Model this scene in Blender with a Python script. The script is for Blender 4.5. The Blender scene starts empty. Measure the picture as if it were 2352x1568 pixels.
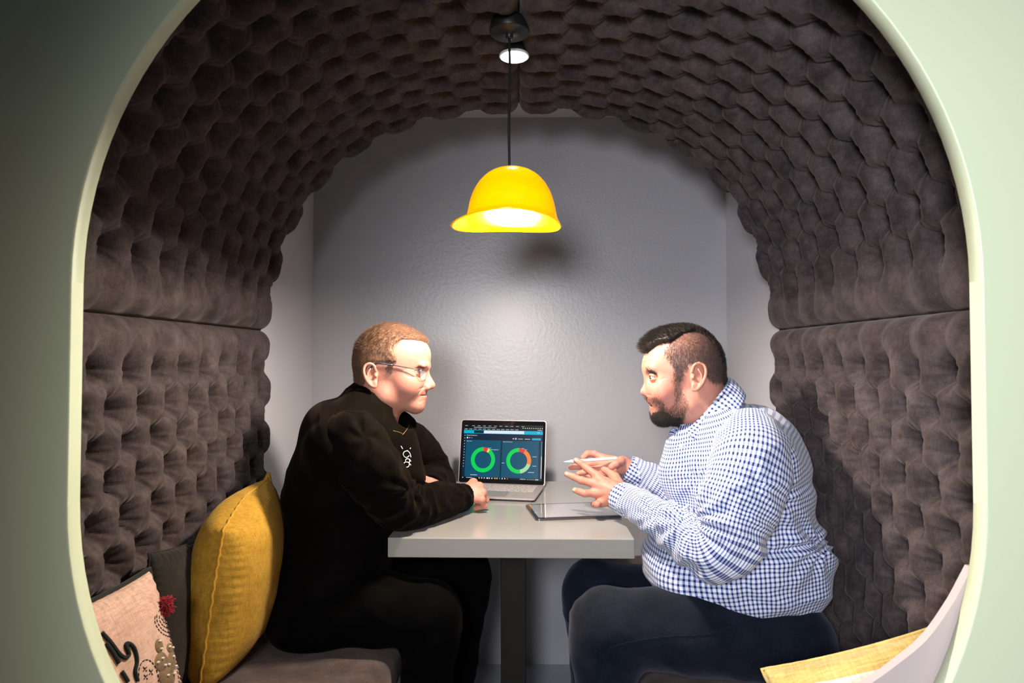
import bpy, bmesh, math, random
import numpy as np
from mathutils import Vector, Matrix, Euler
from mathutils.bvhtree import BVHTree
rng = np.random.default_rng(7)
random.seed(7)
SC = bpy.context.scene
COL = SC.collection
R = math.radians

# ------------------------------------------------------------------ camera
FPX = 1500.0
CAMZ = 1.21
cam_d = bpy.data.cameras.new('camera')
cam = bpy.data.objects.new('camera', cam_d); COL.objects.link(cam)
cam.location = (0, 0, CAMZ)
cam.rotation_euler = (R(90 + 1.45), 0, R(0.61))
cam_d.sensor_width = 36.0
cam_d.lens = FPX / 2352 * 36
cam_d.dof.use_dof = True
cam_d.dof.focus_distance = 1.85
cam_d.dof.aperture_fstop = 5.6
cam_d.clip_start = 0.02
SC.camera = cam
CM = np.array(cam.rotation_euler.to_matrix())
CP = np.array([0, 0, CAMZ])

def ray(px, py):
    return CM @ np.array([(px - 1176) / FPX, -(py - 784) / FPX, -1.0])
def P(px, py, Y):                      # photo direction, met at the plane y = Y
    d = ray(px, py); return CP + d * (Y / d[1])
def PZ(px, py, z):                     # ... met at the level z
    d = ray(px, py); return CP + d * ((z - CAMZ) / d[2])
def proj(V):
    q = (np.asarray(V, float) - CP) @ CM
    return 1176 + FPX * q[..., 0] / -q[..., 2], 784 - FPX * q[..., 1] / -q[..., 2]

# ------------------------------------------------------------------ world, lights, exposure
w = bpy.data.worlds.new('world'); SC.world = w; w.use_nodes = True
w.node_tree.nodes['Background'].inputs[0].default_value = (0.80, 0.86, 1.0, 1)
w.node_tree.nodes['Background'].inputs[1].default_value = 0.03

def area(name, loc, target, size, power, col, sizey=None, spread=None):
    l = bpy.data.lights.new(name, 'AREA'); l.energy = power; l.color = col
    l.shape = 'RECTANGLE'; l.size = size; l.size_y = sizey or size
    if spread: l.spread = R(spread)
    o = bpy.data.objects.new(name, l); COL.objects.link(o); o.location = loc
    o.rotation_euler = (Vector(target) - Vector(loc)).to_track_quat('-Z', 'Y').to_euler()
    return o
def spot(name, loc, target, power, col, angle, blend, rad):
    l = bpy.data.lights.new(name, 'SPOT'); l.energy = power; l.color = col
    l.spot_size = R(angle); l.spot_blend = blend; l.shadow_soft_size = rad
    o = bpy.data.objects.new(name, l); COL.objects.link(o); o.location = loc
    o.rotation_euler = (Vector(target) - Vector(loc)).to_track_quat('-Z', 'Y').to_euler()
    return o
# the room in front of the booth: a soft cool source high on the left, a soft warm one on the right
spot('room_light_cool', (-0.26, -0.60, 1.46), (0.80, 1.10, 0.96), 190, (0.95, 0.95, 1.0), 102, 1.0, .20)
spot('room_light_warm', (1.15, -0.25, 1.22), (-0.78, 1.45, 0.80), 19, (1.0, 0.58, 0.36), 52, .9, .12)
vs = SC.view_settings
vs.view_transform = 'Standard'; vs.look = 'None'; vs.gamma = 1; vs.exposure = 0.0
vs.use_curve_mapping = False

# ------------------------------------------------------------------ object helpers
def meta(o, label=None, cat=None, group=None, kind=None):
    if label: o['label'] = label
    if cat: o['category'] = cat
    if group: o['group'] = group
    if kind: o['kind'] = kind
    return o
def empty(name, loc=(0, 0, 0), rot=(0, 0, 0)):
    o = bpy.data.objects.new(name, None); COL.objects.link(o)
    o.location = loc; o.rotation_euler = rot; o.empty_display_size = 0.05
    return o
def link(name, me, mats=(), parent=None, smooth=True):
    o = bpy.data.objects.new(name, me); COL.objects.link(o)
    for m in (mats if isinstance(mats, (list, tuple)) else [mats]): me.materials.append(m)
    if smooth: me.polygons.foreach_set('use_smooth', np.ones(len(me.polygons), bool))
    if parent: o.parent = parent
    return o
def mesh_np(V, F):
    """V (n,3), F (m,4) or (m,3)"""
    me = bpy.data.meshes.new('m'); F = np.asarray(F); V = np.asarray(V, np.float32)
    k = F.shape[1]
    me.vertices.add(len(V)); me.vertices.foreach_set('co', V.ravel())
    me.loops.add(F.size); me.loops.foreach_set('vertex_index', F.ravel().astype(np.int32))
    me.polygons.add(len(F)); me.polygons.foreach_set('loop_start', np.arange(0, F.size, k, dtype=np.int32))
    me.polygons.foreach_set('loop_total', np.full(len(F), k, np.int32))
    me.update(calc_edges=True); me.validate()
    return me
def bm_mesh(bm):
    me = bpy.data.meshes.new('m'); bmesh.ops.recalc_face_normals(bm, faces=bm.faces); bm.to_mesh(me); bm.free(); return me
def add_box(bm, c, s, bevel=0.0, seg=3, rot=None):
    b = bmesh.new(); bmesh.ops.create_cube(b, size=1)
    bmesh.ops.scale(b, vec=s, verts=b.verts)
    if bevel: bmesh.ops.bevel(b, geom=list(b.edges), offset=bevel, segments=seg, profile=0.5, affect='EDGES')
    if rot is not None: bmesh.ops.rotate(b, cent=(0, 0, 0), matrix=Euler(rot).to_matrix(), verts=b.verts)
    bmesh.ops.translate(b, vec=c, verts=b.verts)
    t = bpy.data.meshes.new('t'); b.to_mesh(t); b.free(); bm.from_mesh(t); bpy.data.meshes.remove(t)
def box(name, c, s, m, parent=None, bevel=0.0, seg=3, rot=None, smooth=False):
    bm = bmesh.new(); add_box(bm, c, s, bevel, seg, rot)
    return link(name, bm_mesh(bm), m, parent, smooth)
def tube_np(pts, rad, n=12, closed=False, cap=True):
    """tube along points; rad scalar or list"""
    pts = np.asarray(pts, float); m = len(pts)
    rad = np.broadcast_to(np.asarray(rad, float), (m,))
    T = np.gradient(pts, axis=0)
    if closed: T = np.roll(pts, -1, 0) - np.roll(pts, 1, 0)
    T /= np.linalg.norm(T, axis=1)[:, None] + 1e-12
    a = np.array([0, 0, 1.0]) if abs(T[0][2]) < .9 else np.array([1.0, 0, 0])
    N = np.cross(T[0], a); N /= np.linalg.norm(N); V = []
    ang = np.linspace(0, 2 * np.pi, n, endpoint=False)
    for i in range(m):
        N = N - T[i] * N.dot(T[i]); N /= np.linalg.norm(N) + 1e-12; B = np.cross(T[i], N)
        V.append(pts[i] + rad[i] * (np.cos(ang)[:, None] * N + np.sin(ang)[:, None] * B))
    V = np.concatenate(V); F = []
    mm = m if closed else m - 1
    for i in range(mm):
        a0 = i * n; b0 = ((i + 1) % m) * n
        for j in range(n):
            F.append([a0 + j, a0 + (j + 1) % n, b0 + (j + 1) % n, b0 + j])
    if cap and not closed:
        V = np.vstack([V, pts[0], pts[-1]]); c0 = len(V) - 2; c1 = c0 + 1; e = (m - 1) * n
        for j in range(n):
            F.append([c0, (j + 1) % n, j, j]); F.append([c1, e + j, e + (j + 1) % n, e + (j + 1) % n])
    return V, F
def tubes(name, specs, m, parent=None):
    """specs: list of (pts, rad, n, closed)"""
    bm = bmesh.new()
    for s in specs:
        V, F = tube_np(*s[:2], n=s[2] if len(s) > 2 else 12, closed=s[3] if len(s) > 3 else False)
        vs_ = [bm.verts.new(v) for v in V]
        for f in F:
            f = list(dict.fromkeys(f))
            try: bm.faces.new([vs_[i] for i in f])
            except ValueError: pass
    return link(name, bm_mesh(bm), m, parent)
def catmull(pts, n=12, closed=False):
    p = np.asarray(pts, float)
    q = np.vstack([p[-1], p, p[0], p[1]]) if closed else np.vstack([2 * p[0] - p[1], p, 2 * p[-1] - p[-2]])
    out = []; cnt = len(p) if closed else len(p) - 1
    for i in range(cnt):
        a, b, c, d = q[i], q[i + 1], q[i + 2], q[i + 3]
        for t in np.linspace(0, 1, n, endpoint=False):
            out.append(.5 * ((2 * b) + (-a + c) * t + (2 * a - 5 * b + 4 * c - d) * t * t + (-a + 3 * b - 3 * c + d) * t ** 3))
    if not closed: out.append(p[-1])
    return np.array(out)
def lathe(name, prof, m, parent=None, n=48, loc=(0, 0, 0)):
    V = []; F = []; a = np.linspace(0, 2 * np.pi, n, endpoint=False)
    for r, z in prof: V += [(loc[0] + r * math.cos(t), loc[1] + r * math.sin(t), loc[2] + z) for t in a]
    for i in range(len(prof) - 1):
        for j in range(n): F.append([i * n + j, i * n + (j + 1) % n, (i + 1) * n + (j + 1) % n, (i + 1) * n + j])
    bm = bmesh.new(); vs_ = [bm.verts.new(v) for v in V]
    for f in F: bm.faces.new([vs_[i] for i in f])
    bmesh.ops.remove_doubles(bm, verts=bm.verts, dist=1e-6)
    return link(name, bm_mesh(bm), m, parent)
def prism(name, poly, m, parent=None, bevel=0.0, smooth=False):
    """poly = list of bottom world points, top world points (same length)"""
    lo, hi = poly; bm = bmesh.new()
    a = [bm.verts.new(v) for v in lo]; b = [bm.verts.new(v) for v in hi]; n = len(a)
    bm.faces.new(a[::-1]); bm.faces.new(b)
    for i in range(n): bm.faces.new([a[i], a[(i + 1) % n], b[(i + 1) % n], b[i]])
    if bevel:
        es = [e for e in bm.edges if len(e.link_faces) == 2 and e.calc_face_angle(0) > .5]
        bmesh.ops.bevel(bm, geom=es, offset=bevel, segments=3, profile=.5, affect='EDGES')
    return link(name, bm_mesh(bm), m, parent, smooth)

# ------------------------------------------------------------------ numpy noise
_T = rng.random((64, 64, 64)).astype(np.float32) * 2 - 1
def noise(p, scale=1.0, off=0.0):
    q = np.asarray(p, np.float64) * scale + off + 100.0
    i = np.floor(q).astype(int); f = q - i; f = f * f * (3 - 2 * f); i &= 63; j = (i + 1) & 63
    x0, y0, z0 = i[..., 0], i[..., 1], i[..., 2]; x1, y1, z1 = j[..., 0], j[..., 1], j[..., 2]
    fx, fy, fz = f[..., 0], f[..., 1], f[..., 2]
    def L(a, b, t): return a + (b - a) * t
    return L(L(L(_T[x0, y0, z0], _T[x1, y0, z0], fx), L(_T[x0, y1, z0], _T[x1, y1, z0], fx), fy),
             L(L(_T[x0, y0, z1], _T[x1, y0, z1], fx), L(_T[x0, y1, z1], _T[x1, y1, z1], fx), fy), fz)
def sst(a, b, x):
    t = np.clip((x - a) / (b - a), 0, 1); return t * t * (3 - 2 * t)

def big_islands(V, F, least=1500):
    n = len(V); lab = np.arange(n); E = np.concatenate([F[:, [0, 1]], F[:, [1, 2]], F[:, [2, 3]]])
    for _ in range(500):
        m = np.minimum(lab[E[:, 0]], lab[E[:, 1]]); l2 = lab.copy(); np.minimum.at(l2, E[:, 0], m); np.minimum.at(l2, E[:, 1], m); l2 = l2[l2]
        if (l2 == lab).all(): break
        lab = l2
    cnt = np.bincount(lab, minlength=n); used = np.zeros(n, bool); used[F.ravel()] = True
    keep = (cnt[lab] >= min(least, cnt.max())) & used; F = F[keep[F[:, 0]]]; re = np.cumsum(keep) - 1
    return V[keep], re[F]
# ------------------------------------------------------------------ implicit surfaces
class S:
    """a small implicit-surface modeller: field on a grid, surface nets"""
    def __init__(s, lo, hi, h):
        s.h = h; s.lo = np.array(lo, float)
        n = np.ceil((np.array(hi) - s.lo) / h).astype(int) + 1
        g = np.meshgrid(*[s.lo[i] + h * np.arange(n[i]) for i in range(3)], indexing='ij')
        s.X, s.Y, s.Z = [a.astype(np.float32) for a in g]; s.d = np.full(s.X.shape, 9.0, np.float32)
    def _comb(s, a, k, mode):
        d = s.d
        if mode == 'u':
            if k: t = np.clip(.5 + .5 * (d - a) / k, 0, 1); s.d = d + (a - d) * t - k * t * (1 - t)
            else: s.d = np.minimum(d, a)
        else:
            if mode == 's': a = -a
            if k: t = np.clip(.5 - .5 * (d - a) / k, 0, 1); s.d = d + (a - d) * t + k * t * (1 - t)
            else: s.d = np.maximum(d, a)
        return s
    def cone(s, a, b, ra, rb, k=0.0, mode='u'):
        a = np.asarray(a, float); b = np.asarray(b, float); ab = b - a; L2 = ab.dot(ab) + 1e-12
        px, py, pz = s.X - a[0], s.Y - a[1], s.Z - a[2]
        t = np.clip((px * ab[0] + py * ab[1] + pz * ab[2]) / L2, 0, 1)
        d = np.sqrt((px - t * ab[0]) ** 2 + (py - t * ab[1]) ** 2 + (pz - t * ab[2]) ** 2) - (ra + (rb - ra) * t)
        return s._comb(d, k, mode)
    def chain(s, pts, rad, k=0.0, mode='u'):
        for i in range(len(pts) - 1): s.cone(pts[i], pts[i + 1], rad[i], rad[i + 1], k, mode)
        return s
    def ball(s, c, r, k=0.0, mode='u'):
        d = np.sqrt((s.X - c[0]) ** 2 + (s.Y - c[1]) ** 2 + (s.Z - c[2]) ** 2) - r
        return s._comb(d, k, mode)
    def ell(s, c, r, k=0.0, mode='u', rot=0.0, rz=0.0):
        """ellipsoid; rot = rotation about y (side-view tilt, +: top leans to +x), rz = about z"""
        x, y, z = s.X - c[0], s.Y - c[1], s.Z - c[2]
        if rz: cz, sz = math.cos(rz), math.sin(rz); x, y = cz * x + sz * y, -sz * x + cz * y
        cr, sr = math.cos(rot), math.sin(rot); x, z = cr * x - sr * z, sr * x + cr * z
        q = np.sqrt((x / r[0]) ** 2 + (y / r[1]) ** 2 + (z / r[2]) ** 2)
        g = np.sqrt((x / r[0] ** 2) ** 2 + (y / r[1] ** 2) ** 2 + (z / r[2] ** 2) ** 2) + 1e-6
        return s._comb(q * (q - 1) / g, k, mode)
    def half(s, p, n, k=0.0, mode='i'):
        """keep the side opposite to n"""
        n = np.asarray(n, float); n = n / np.linalg.norm(n)
        return s._comb((s.X - p[0]) * n[0] + (s.Y - p[1]) * n[1] + (s.Z - p[2]) * n[2], k, mode)
    def mesh(s):
        d = s.d; nx, ny, nz = d.shape
        ins = d < 0
        c = np.zeros((nx - 1, ny - 1, nz - 1), np.uint8)
        for i in (0, 1):
            for j in (0, 1):
                for k in (0, 1): c += ins[i:nx - 1 + i, j:ny - 1 + j, k:nz - 1 + k]
        act = (c > 0) & (c < 8); idx = np.full(act.shape, -1, np.int64)
        ci, cj, ck = np.nonzero(act); idx[ci, cj, ck] = np.arange(len(ci))
        acc = np.zeros((len(ci), 3)); cnt = np.zeros(len(ci))
        for ax in range(3):
            for u in (0, 1):
                for v in (0, 1):
                    o = [0, 0, 0]; oth = [a for a in range(3) if a != ax]; o[oth[0]] = u; o[oth[1]] = v
                    e = list(o); e[ax] = 1
                    da = d[ci + o[0], cj + o[1], ck + o[2]]; db = d[ci + e[0], cj + e[1], ck + e[2]]
                    cr = (da < 0) != (db < 0); t = np.where(cr, da / np.where(cr, da - db, 1), 0)
                    pt = np.stack([ci + o[0], cj + o[1], ck + o[2]], 1).astype(float); pt[:, ax] += t
                    acc[cr] += pt[cr]; cnt[cr] += 1
        V = acc / cnt[:, None] * s.h + s.lo
        Fs = []
        for ax in range(3):
            sl0 = [slice(None)] * 3; sl1 = [slice(None)] * 3
            sl0[ax] = slice(0, -1); sl1[ax] = slice(1, None)
            a_, b_ = ins[tuple(sl0)], ins[tuple(sl1)]
            e = a_ != b_; g = np.stack(np.nonzero(e), 1); oth = [a for a in range(3) if a != ax]
            ok = (g[:, oth[0]] > 0) & (g[:, oth[1]] > 0) & (g[:, oth[0]] < d.shape[oth[0]] - 1) & (g[:, oth[1]] < d.shape[oth[1]] - 1)
            g = g[ok]; fl = a_[g[:, 0], g[:, 1], g[:, 2]]
            def I(du, dv):
                h = g.copy(); h[:, oth[0]] -= du; h[:, oth[1]] -= dv; return idx[h[:, 0], h[:, 1], h[:, 2]]
            q = np.stack([I(1, 1), I(0, 1), I(0, 0), I(1, 0)], 1)
            if ax == 1: fl = ~fl
            q[~fl] = q[~fl][:, ::-1]; Fs.append(q)
        F = np.concatenate(Fs)
        return big_islands(V, F)
def vnormals(V, F):
    n = np.cross(V[F[:, 2]] - V[F[:, 0]], V[F[:, 3]] - V[F[:, 1]])
    N = np.zeros_like(V)
    for k in range(4): np.add.at(N, F[:, k], n)
    return N / (np.linalg.norm(N, axis=1)[:, None] + 1e-12)
def relax(V, F, it=1, lam=.5):
    for _ in range(it):
        A = np.zeros_like(V); c = np.zeros(len(V))
        for k in range(4):
            for m in (1, 3):
                np.add.at(A, F[:, k], V[F[:, (k + m) % 4]]); np.add.at(c, F[:, k], 1)
        V = V + lam * (A / c[:, None] - V)
    return V
def curve_coords(V, ctrl, n=14):
    """arclength and angle about a smooth centre line"""
    C = catmull(ctrl, n); T = np.gradient(C, axis=0); T /= np.linalg.norm(T, axis=1)[:, None]
    L = np.concatenate([[0], np.cumsum(np.linalg.norm(np.diff(C, axis=0), axis=1))])
    N = np.zeros_like(C); a = np.array([0, 1.0, 0]); a = a - T[0] * a.dot(T[0]); N[0] = a / np.linalg.norm(a)
    for i in range(1, len(C)):
        q = N[i - 1] - T[i] * N[i - 1].dot(T[i]); N[i] = q / np.linalg.norm(q)
    D = ((V[:, None, :] - C[None]) ** 2).sum(2) if len(V) < 60000 else None
    if D is None:
        I = np.concatenate([((V[i:i + 20000, None, :] - C[None]) ** 2).sum(2).argmin(1) for i in range(0, len(V), 20000)])
    else: I = D.argmin(1)
    W = V - C[I]; ti = (W * T[I]).sum(1); t = L[I] + ti
    B = np.cross(T[I], N[I]); ang = np.arctan2((W * B).sum(1), (W * N[I]).sum(1))
    return t, ang, L[-1]
def smooth_s(F, n, vals, it):
    for _ in range(it):
        A = np.zeros(n); c = np.zeros(n)
        for k in range(4):
            for m in (1, 3): np.add.at(A, F[:, k], vals[F[:, (k + m) % 4]]); np.add.at(c, F[:, k], 1)
        vals = .3 * vals + .7 * A / c
    return vals
def set_uv(me, u, v, period):
    """u,v per vertex; u jumps by period are unwrapped inside each face"""
    li = np.empty(len(me.loops), np.int32); me.loops.foreach_get('vertex_index', li)
    k = 4; li4 = li.reshape(-1, k); uu = u[li4]; ref = uu[:, :1]
    uu = uu - np.round((uu - ref) / period) * period
    uv = np.stack([uu.ravel(), v[li]], 1).astype(np.float32)
    l = me.uv_layers.new(name='UVMap'); l.data.foreach_set('uv', uv.ravel())
def set_col(me, c, name='tint'):
    a = me.color_attributes.new(name, 'FLOAT_COLOR', 'POINT')
    c4 = np.ones((len(c), 4), np.float32); c4[:, :3] = c; a.data.foreach_set('color', c4.ravel())
def in_poly(x, y, poly):
    p = np.asarray(poly, float); r = np.zeros(x.shape, bool); j = len(p) - 1
    for i in range(len(p)):
        c = ((p[i, 1] > y) != (p[j, 1] > y)) & (x < (p[j, 0] - p[i, 0]) * (y - p[i, 1]) / (p[j, 1] - p[i, 1] + 1e-9) + p[i, 0])
        r ^= c; j = i
    return r
# ------------------------------------------------------------------ materials
def mat(name, col, rough=.6, metal=0, spec=.5, sheen=0, coat=0, bump=None, mott=None, **kw):
    """bump=(scale,strength,dist); mott=(scale, second colour)"""
    m = bpy.data.materials.new(name); m.use_nodes = True; nt = m.node_tree; b = nt.nodes['Principled BSDF']
    b.inputs['Base Color'].default_value = (*col, 1); b.inputs['Roughness'].default_value = rough
    b.inputs['Metallic'].default_value = metal; b.inputs['Specular IOR Level'].default_value = spec
    b.inputs['Sheen Weight'].default_value = sheen; b.inputs['Coat Weight'].default_value = coat
    for k, v in kw.items(): b.inputs[k].default_value = v
    tc = nt.nodes.new('ShaderNodeTexCoord')
    if mott:
        n = nt.nodes.new('ShaderNodeTexNoise'); n.inputs['Scale'].default_value = mott[0]; n.inputs['Detail'].default_value = 6
        nt.links.new(tc.outputs['Object'], n.inputs['Vector'])
        r = nt.nodes.new('ShaderNodeValToRGB'); r.color_ramp.elements[0].position = .35; r.color_ramp.elements[1].position = .68
        r.color_ramp.elements[0].color = (*col, 1); r.color_ramp.elements[1].color = (*mott[1], 1)
        nt.links.new(n.outputs['Fac'], r.inputs[0]); nt.links.new(r.outputs[0], b.inputs['Base Color'])
    if bump:
        n = nt.nodes.new('ShaderNodeTexNoise'); n.inputs['Scale'].default_value = bump[0]; n.inputs['Detail'].default_value = 4
        nt.links.new(tc.outputs['Object'], n.inputs['Vector'])
        u = nt.nodes.new('ShaderNodeBump'); u.inputs['Strength'].default_value = bump[1]; u.inputs['Distance'].default_value = bump[2]
        nt.links.new(n.outputs['Fac'], u.inputs['Height']); nt.links.new(u.outputs[0], b.inputs['Normal'])
    return m
def emis(name, col, st):
    m = bpy.data.materials.new(name); m.use_nodes = True; nt = m.node_tree
    b = nt.nodes['Principled BSDF']; b.inputs['Base Color'].default_value = (0, 0, 0, 1); b.inputs['Roughness'].default_value = .25; b.inputs['Specular IOR Level'].default_value = .25
    b.inputs['Emission Color'].default_value = (*col, 1); b.inputs['Emission Strength'].default_value = st
    return m
def N(m, t, **kw):
    n = m.node_tree.nodes.new(t)
    for k, v in kw.items(): setattr(n, k, v)
    return n
def woven(name, col, col2, rough=.85, sheen=.5, scale=900, tint=(1, .9, .8), mottle=14, bstr=.35, spec=.12):
    """velvet or linen: fine crossed threads, soft mottling of the nap"""
    m = mat(name, col, rough, spec=spec, sheen=sheen)
    nt = m.node_tree; b = nt.nodes['Principled BSDF']; b.inputs['Sheen Roughness'].default_value = .45
    b.inputs['Sheen Tint'].default_value = (*tint, 1)
    tc = N(m, 'ShaderNodeTexCoord')
    n1 = N(m, 'ShaderNodeTexNoise'); n1.inputs['Scale'].default_value = mottle; n1.inputs['Detail'].default_value = 8; n1.inputs['Roughness'].default_value = .7
    nt.links.new(tc.outputs['Object'], n1.inputs['Vector'])
    r = N(m, 'ShaderNodeValToRGB'); e = r.color_ramp.elements
    e[0].position = .36; e[1].position = .66; e[0].color = (*col, 1); e[1].color = (*col2, 1)
    nt.links.new(n1.outputs['Fac'], r.inputs[0])
    heights = []
    for sc in ((scale, scale * .08, scale * .08), (scale * .08, scale, scale * .08), (scale * .08, scale * .08, scale)):
        mp = N(m, 'ShaderNodeMapping'); mp.inputs['Scale'].default_value = sc
        nt.links.new(tc.outputs['Object'], mp.inputs['Vector'])
        n = N(m, 'ShaderNodeTexNoise'); n.inputs['Scale'].default_value = 1; n.inputs['Detail'].default_value = 1
        nt.links.new(mp.outputs[0], n.inputs['Vector']); heights.append(n)
    a = N(m, 'ShaderNodeMath', operation='ADD'); nt.links.new(heights[0].outputs['Fac'], a.inputs[0]); nt.links.new(heights[1].outputs['Fac'], a.inputs[1])
    a2 = N(m, 'ShaderNodeMath', operation='ADD'); nt.links.new(a.outputs[0], a2.inputs[0]); nt.links.new(heights[2].outputs['Fac'], a2.inputs[1])
    mr = N(m, 'ShaderNodeMapRange'); mr.inputs[1].default_value = 1.0; mr.inputs[2].default_value = 2.0; mr.inputs[3].default_value = .72; mr.inputs[4].default_value = 1.28
    nt.links.new(a2.outputs[0], mr.inputs[0])
    mx = N(m, 'ShaderNodeVectorMath', operation='SCALE'); nt.links.new(r.outputs[0], mx.inputs[0]); nt.links.new(mr.outputs[0], mx.inputs['Scale'])
    nt.links.new(mx.outputs[0], b.inputs['Base Color'])
    u = N(m, 'ShaderNodeBump'); u.inputs['Strength'].default_value = bstr; u.inputs['Distance'].default_value = .0008
    nt.links.new(a2.outputs[0], u.inputs['Height']); nt.links.new(u.outputs[0], b.inputs['Normal'])
    return m
def skinmat(name, bumpd=.0006):
    m = mat(name, (1, 1, 1), .50, spec=.38, bump=(260, .25, bumpd))
    nt = m.node_tree; b = nt.nodes['Principled BSDF']
    a = N(m, 'ShaderNodeAttribute'); a.attribute_name = 'tint'
    tc = N(m, 'ShaderNodeTexCoord'); n = N(m, 'ShaderNodeTexNoise'); n.inputs['Scale'].default_value = 45; n.inputs['Detail'].default_value = 5
    nt.links.new(tc.outputs['Object'], n.inputs['Vector'])
    mx = N(m, 'ShaderNodeMix', data_type='RGBA', blend_type='MULTIPLY'); mx.inputs[0].default_value = 1
    r = N(m, 'ShaderNodeValToRGB'); r.color_ramp.elements[0].color = (.93, .82, .78, 1); r.color_ramp.elements[1].color = (1, 1, 1, 1)
    r.color_ramp.elements[0].position = .3; r.color_ramp.elements[1].position = .7
    nt.links.new(n.outputs['Fac'], r.inputs[0]); nt.links.new(a.outputs['Color'], mx.inputs[6]); nt.links.new(r.outputs[0], mx.inputs[7])
    nt.links.new(mx.outputs[2], b.inputs['Base Color'])
    b.inputs['Subsurface Weight'].default_value = .25; b.inputs['Subsurface Scale'].default_value = .006
    b.inputs['Subsurface Radius'].default_value = (1, .35, .2)
    return m
def gingham(name):
    m = mat(name, (1, 1, 1), .75, spec=.2, sheen=.2); nt = m.node_tree; b = nt.nodes['Principled BSDF']
    uv = N(m, 'ShaderNodeUVMap'); sp = N(m, 'ShaderNodeSeparateXYZ'); nt.links.new(uv.outputs[0], sp.inputs[0])
    def stripe(o, per, duty):
        d = N(m, 'ShaderNodeMath', operation='DIVIDE'); d.inputs[1].default_value = per; nt.links.new(o, d.inputs[0])
        f = N(m, 'ShaderNodeMath', operation='FRACT'); nt.links.new(d.outputs[0], f.inputs[0])
        l = N(m, 'ShaderNodeMath', operation='LESS_THAN'); l.inputs[1].default_value = duty; nt.links.new(f.outputs[0], l.inputs[0])
        return l.outputs[0]
    su = stripe(sp.outputs[0], .0103, .43); sv = stripe(sp.outputs[1], .0103, .43)
    c1 = N(m, 'ShaderNodeMix', data_type='RGBA'); c1.inputs[6].default_value = (.84, .86, .92, 1); c1.inputs[7].default_value = (.20, .29, .60, 1)
    c2 = N(m, 'ShaderNodeMix', data_type='RGBA'); c2.inputs[6].default_value = (.34, .40, .66, 1); c2.inputs[7].default_value = (.010, .022, .11, 1)
    c3 = N(m, 'ShaderNodeMix', data_type='RGBA')
    nt.links.new(su, c1.inputs[0]); nt.links.new(su, c2.inputs[0]); nt.links.new(sv, c3.inputs[0])
    nt.links.new(c1.outputs[2], c3.inputs[6]); nt.links.new(c2.outputs[2], c3.inputs[7])
    nt.links.new(c3.outputs[2], b.inputs['Base Color'])
    return m
M = {}
M['velvet'] = woven('velvet', (.030, .0235, .026), (.086, .069, .073), sheen=.16, tint=(.8, .7, .68))
M['velvet_seat'] = woven('velvet seat', (.042, .032, .031), (.078, .061, .059), sheen=.2, tint=(.8, .7, .68))
M['green'] = mat('green paint', (.66, .755, .53), .38, spec=.4, bump=(420, .12, .0006))
M['board'] = mat('pale board', (.54, .46, .46), .5)
M['wall'] = mat('grey satin paint', (.385, .39, .425), .37, spec=.9, bump=(95, .40, .0016))
M['sidewall'] = mat('pale wall paint', (.62, .62, .66), .5, bump=(90, .2, .001))
M['floor'] = mat('pale floor', (.30, .32, .36), .4, bump=(20, .1, .001))
M['table'] = mat('grey laminate', (.27, .27, .26), .20, spec=.6, mott=(3, (.295, .295, .28)))
M['black_metal'] = mat('black metal', (.008, .007, .007), .35, spec=.5)
M['blackplastic'] = mat('black plastic', (.012, .012, .013), .4)
M['alu'] = mat('brushed aluminium', (.50, .44, .445), .38, metal=.45)
M['alu_dark'] = mat('grey metal', (.16, .15, .16), .3, metal=.9)
M['key'] = mat('grey key', (.40, .37, .37), .5)
M['glass_black'] = mat('black glass', (.006, .006, .007), .06, spec=.6)
M['white_pl'] = mat('white plastic', (.86, .86, .87), .28)
M['skin'] = skinmat('skin')
M['black_fleece'] = woven('black fleece', (.0011, .0009, .0009), (.0022, .0017, .0016), sheen=.03, tint=(.6, .45, .4), scale=1500, bstr=.2, spec=.05)
M['black_trouser'] = woven('black trouser cloth', (.0010, .0010, .0013), (.002, .002, .0024), sheen=.015, tint=(.5, .5, .6), scale=1500, bstr=.2, spec=.02)
M['navy_denim'] = woven('navy denim', (.005, .008, .015), (.010, .014, .026), sheen=.16, tint=(.55, .55, .75), scale=1600, spec=.06)
M['gingham'] = gingham('blue gingham')
M['yellow_cloth'] = woven('mustard linen', (.40, .22, .026), (.54, .31, .040), sheen=.15, scale=800, tint=(1, .8, .4), bstr=.5)
M['yellow_seam'] = woven('mustard seam', (.48, .26, .03), (.60, .33, .04), sheen=.1, scale=800, bstr=.5)
M['pink_cloth'] = woven('blush cotton', (.56, .36, .27), (.66, .45, .35), sheen=.1, scale=600, tint=(1, .8, .7), bstr=.6)
M['black_yarn'] = woven('black yarn', (.010, .013, .016), (.018, .022, .025), sheen=.2, scale=900)
M['red_yarn'] = woven('red yarn', (.22, .010, .020), (.34, .016, .03), sheen=.2, scale=900)
M['olive_cloth'] = woven('olive felt', (.17, .115, .06), (.22, .15, .085), sheen=.2, scale=700)
M['white_yarn'] = mat('white yarn', (.75, .70, .66), .8)
M['dark_cloth'] = woven('charcoal cotton', (.010, .010, .011), (.017, .017, .018), sheen=.15, scale=900)
M['cream_knit'] = woven('cream wool', (.78, .70, .60), (.86, .80, .70), sheen=.3, scale=300, bstr=.8)
M['mustard_knit'] = woven('mustard wool', (.62, .45, .14), (.72, .54, .20), sheen=.3, scale=300, bstr=.8)
M['hair_ginger'] = mat('light brown hair', (.13, .065, .038), .5, spec=.35, mott=(240, (.25, .14, .085)))
M['hair_dark'] = mat('dark hair', (.012, .010, .009), .45, spec=.5, mott=(240, (.035, .026, .022)))
M['hair_grey'] = mat('cropped side hair', (.045, .030, .026), .5, spec=.35, mott=(260, (.11, .075, .068)))
M['eye_white'] = mat('eye white', (.40, .35, .335), .15)
M['iris'] = mat('iris', (.05, .04, .03), .1)
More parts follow.
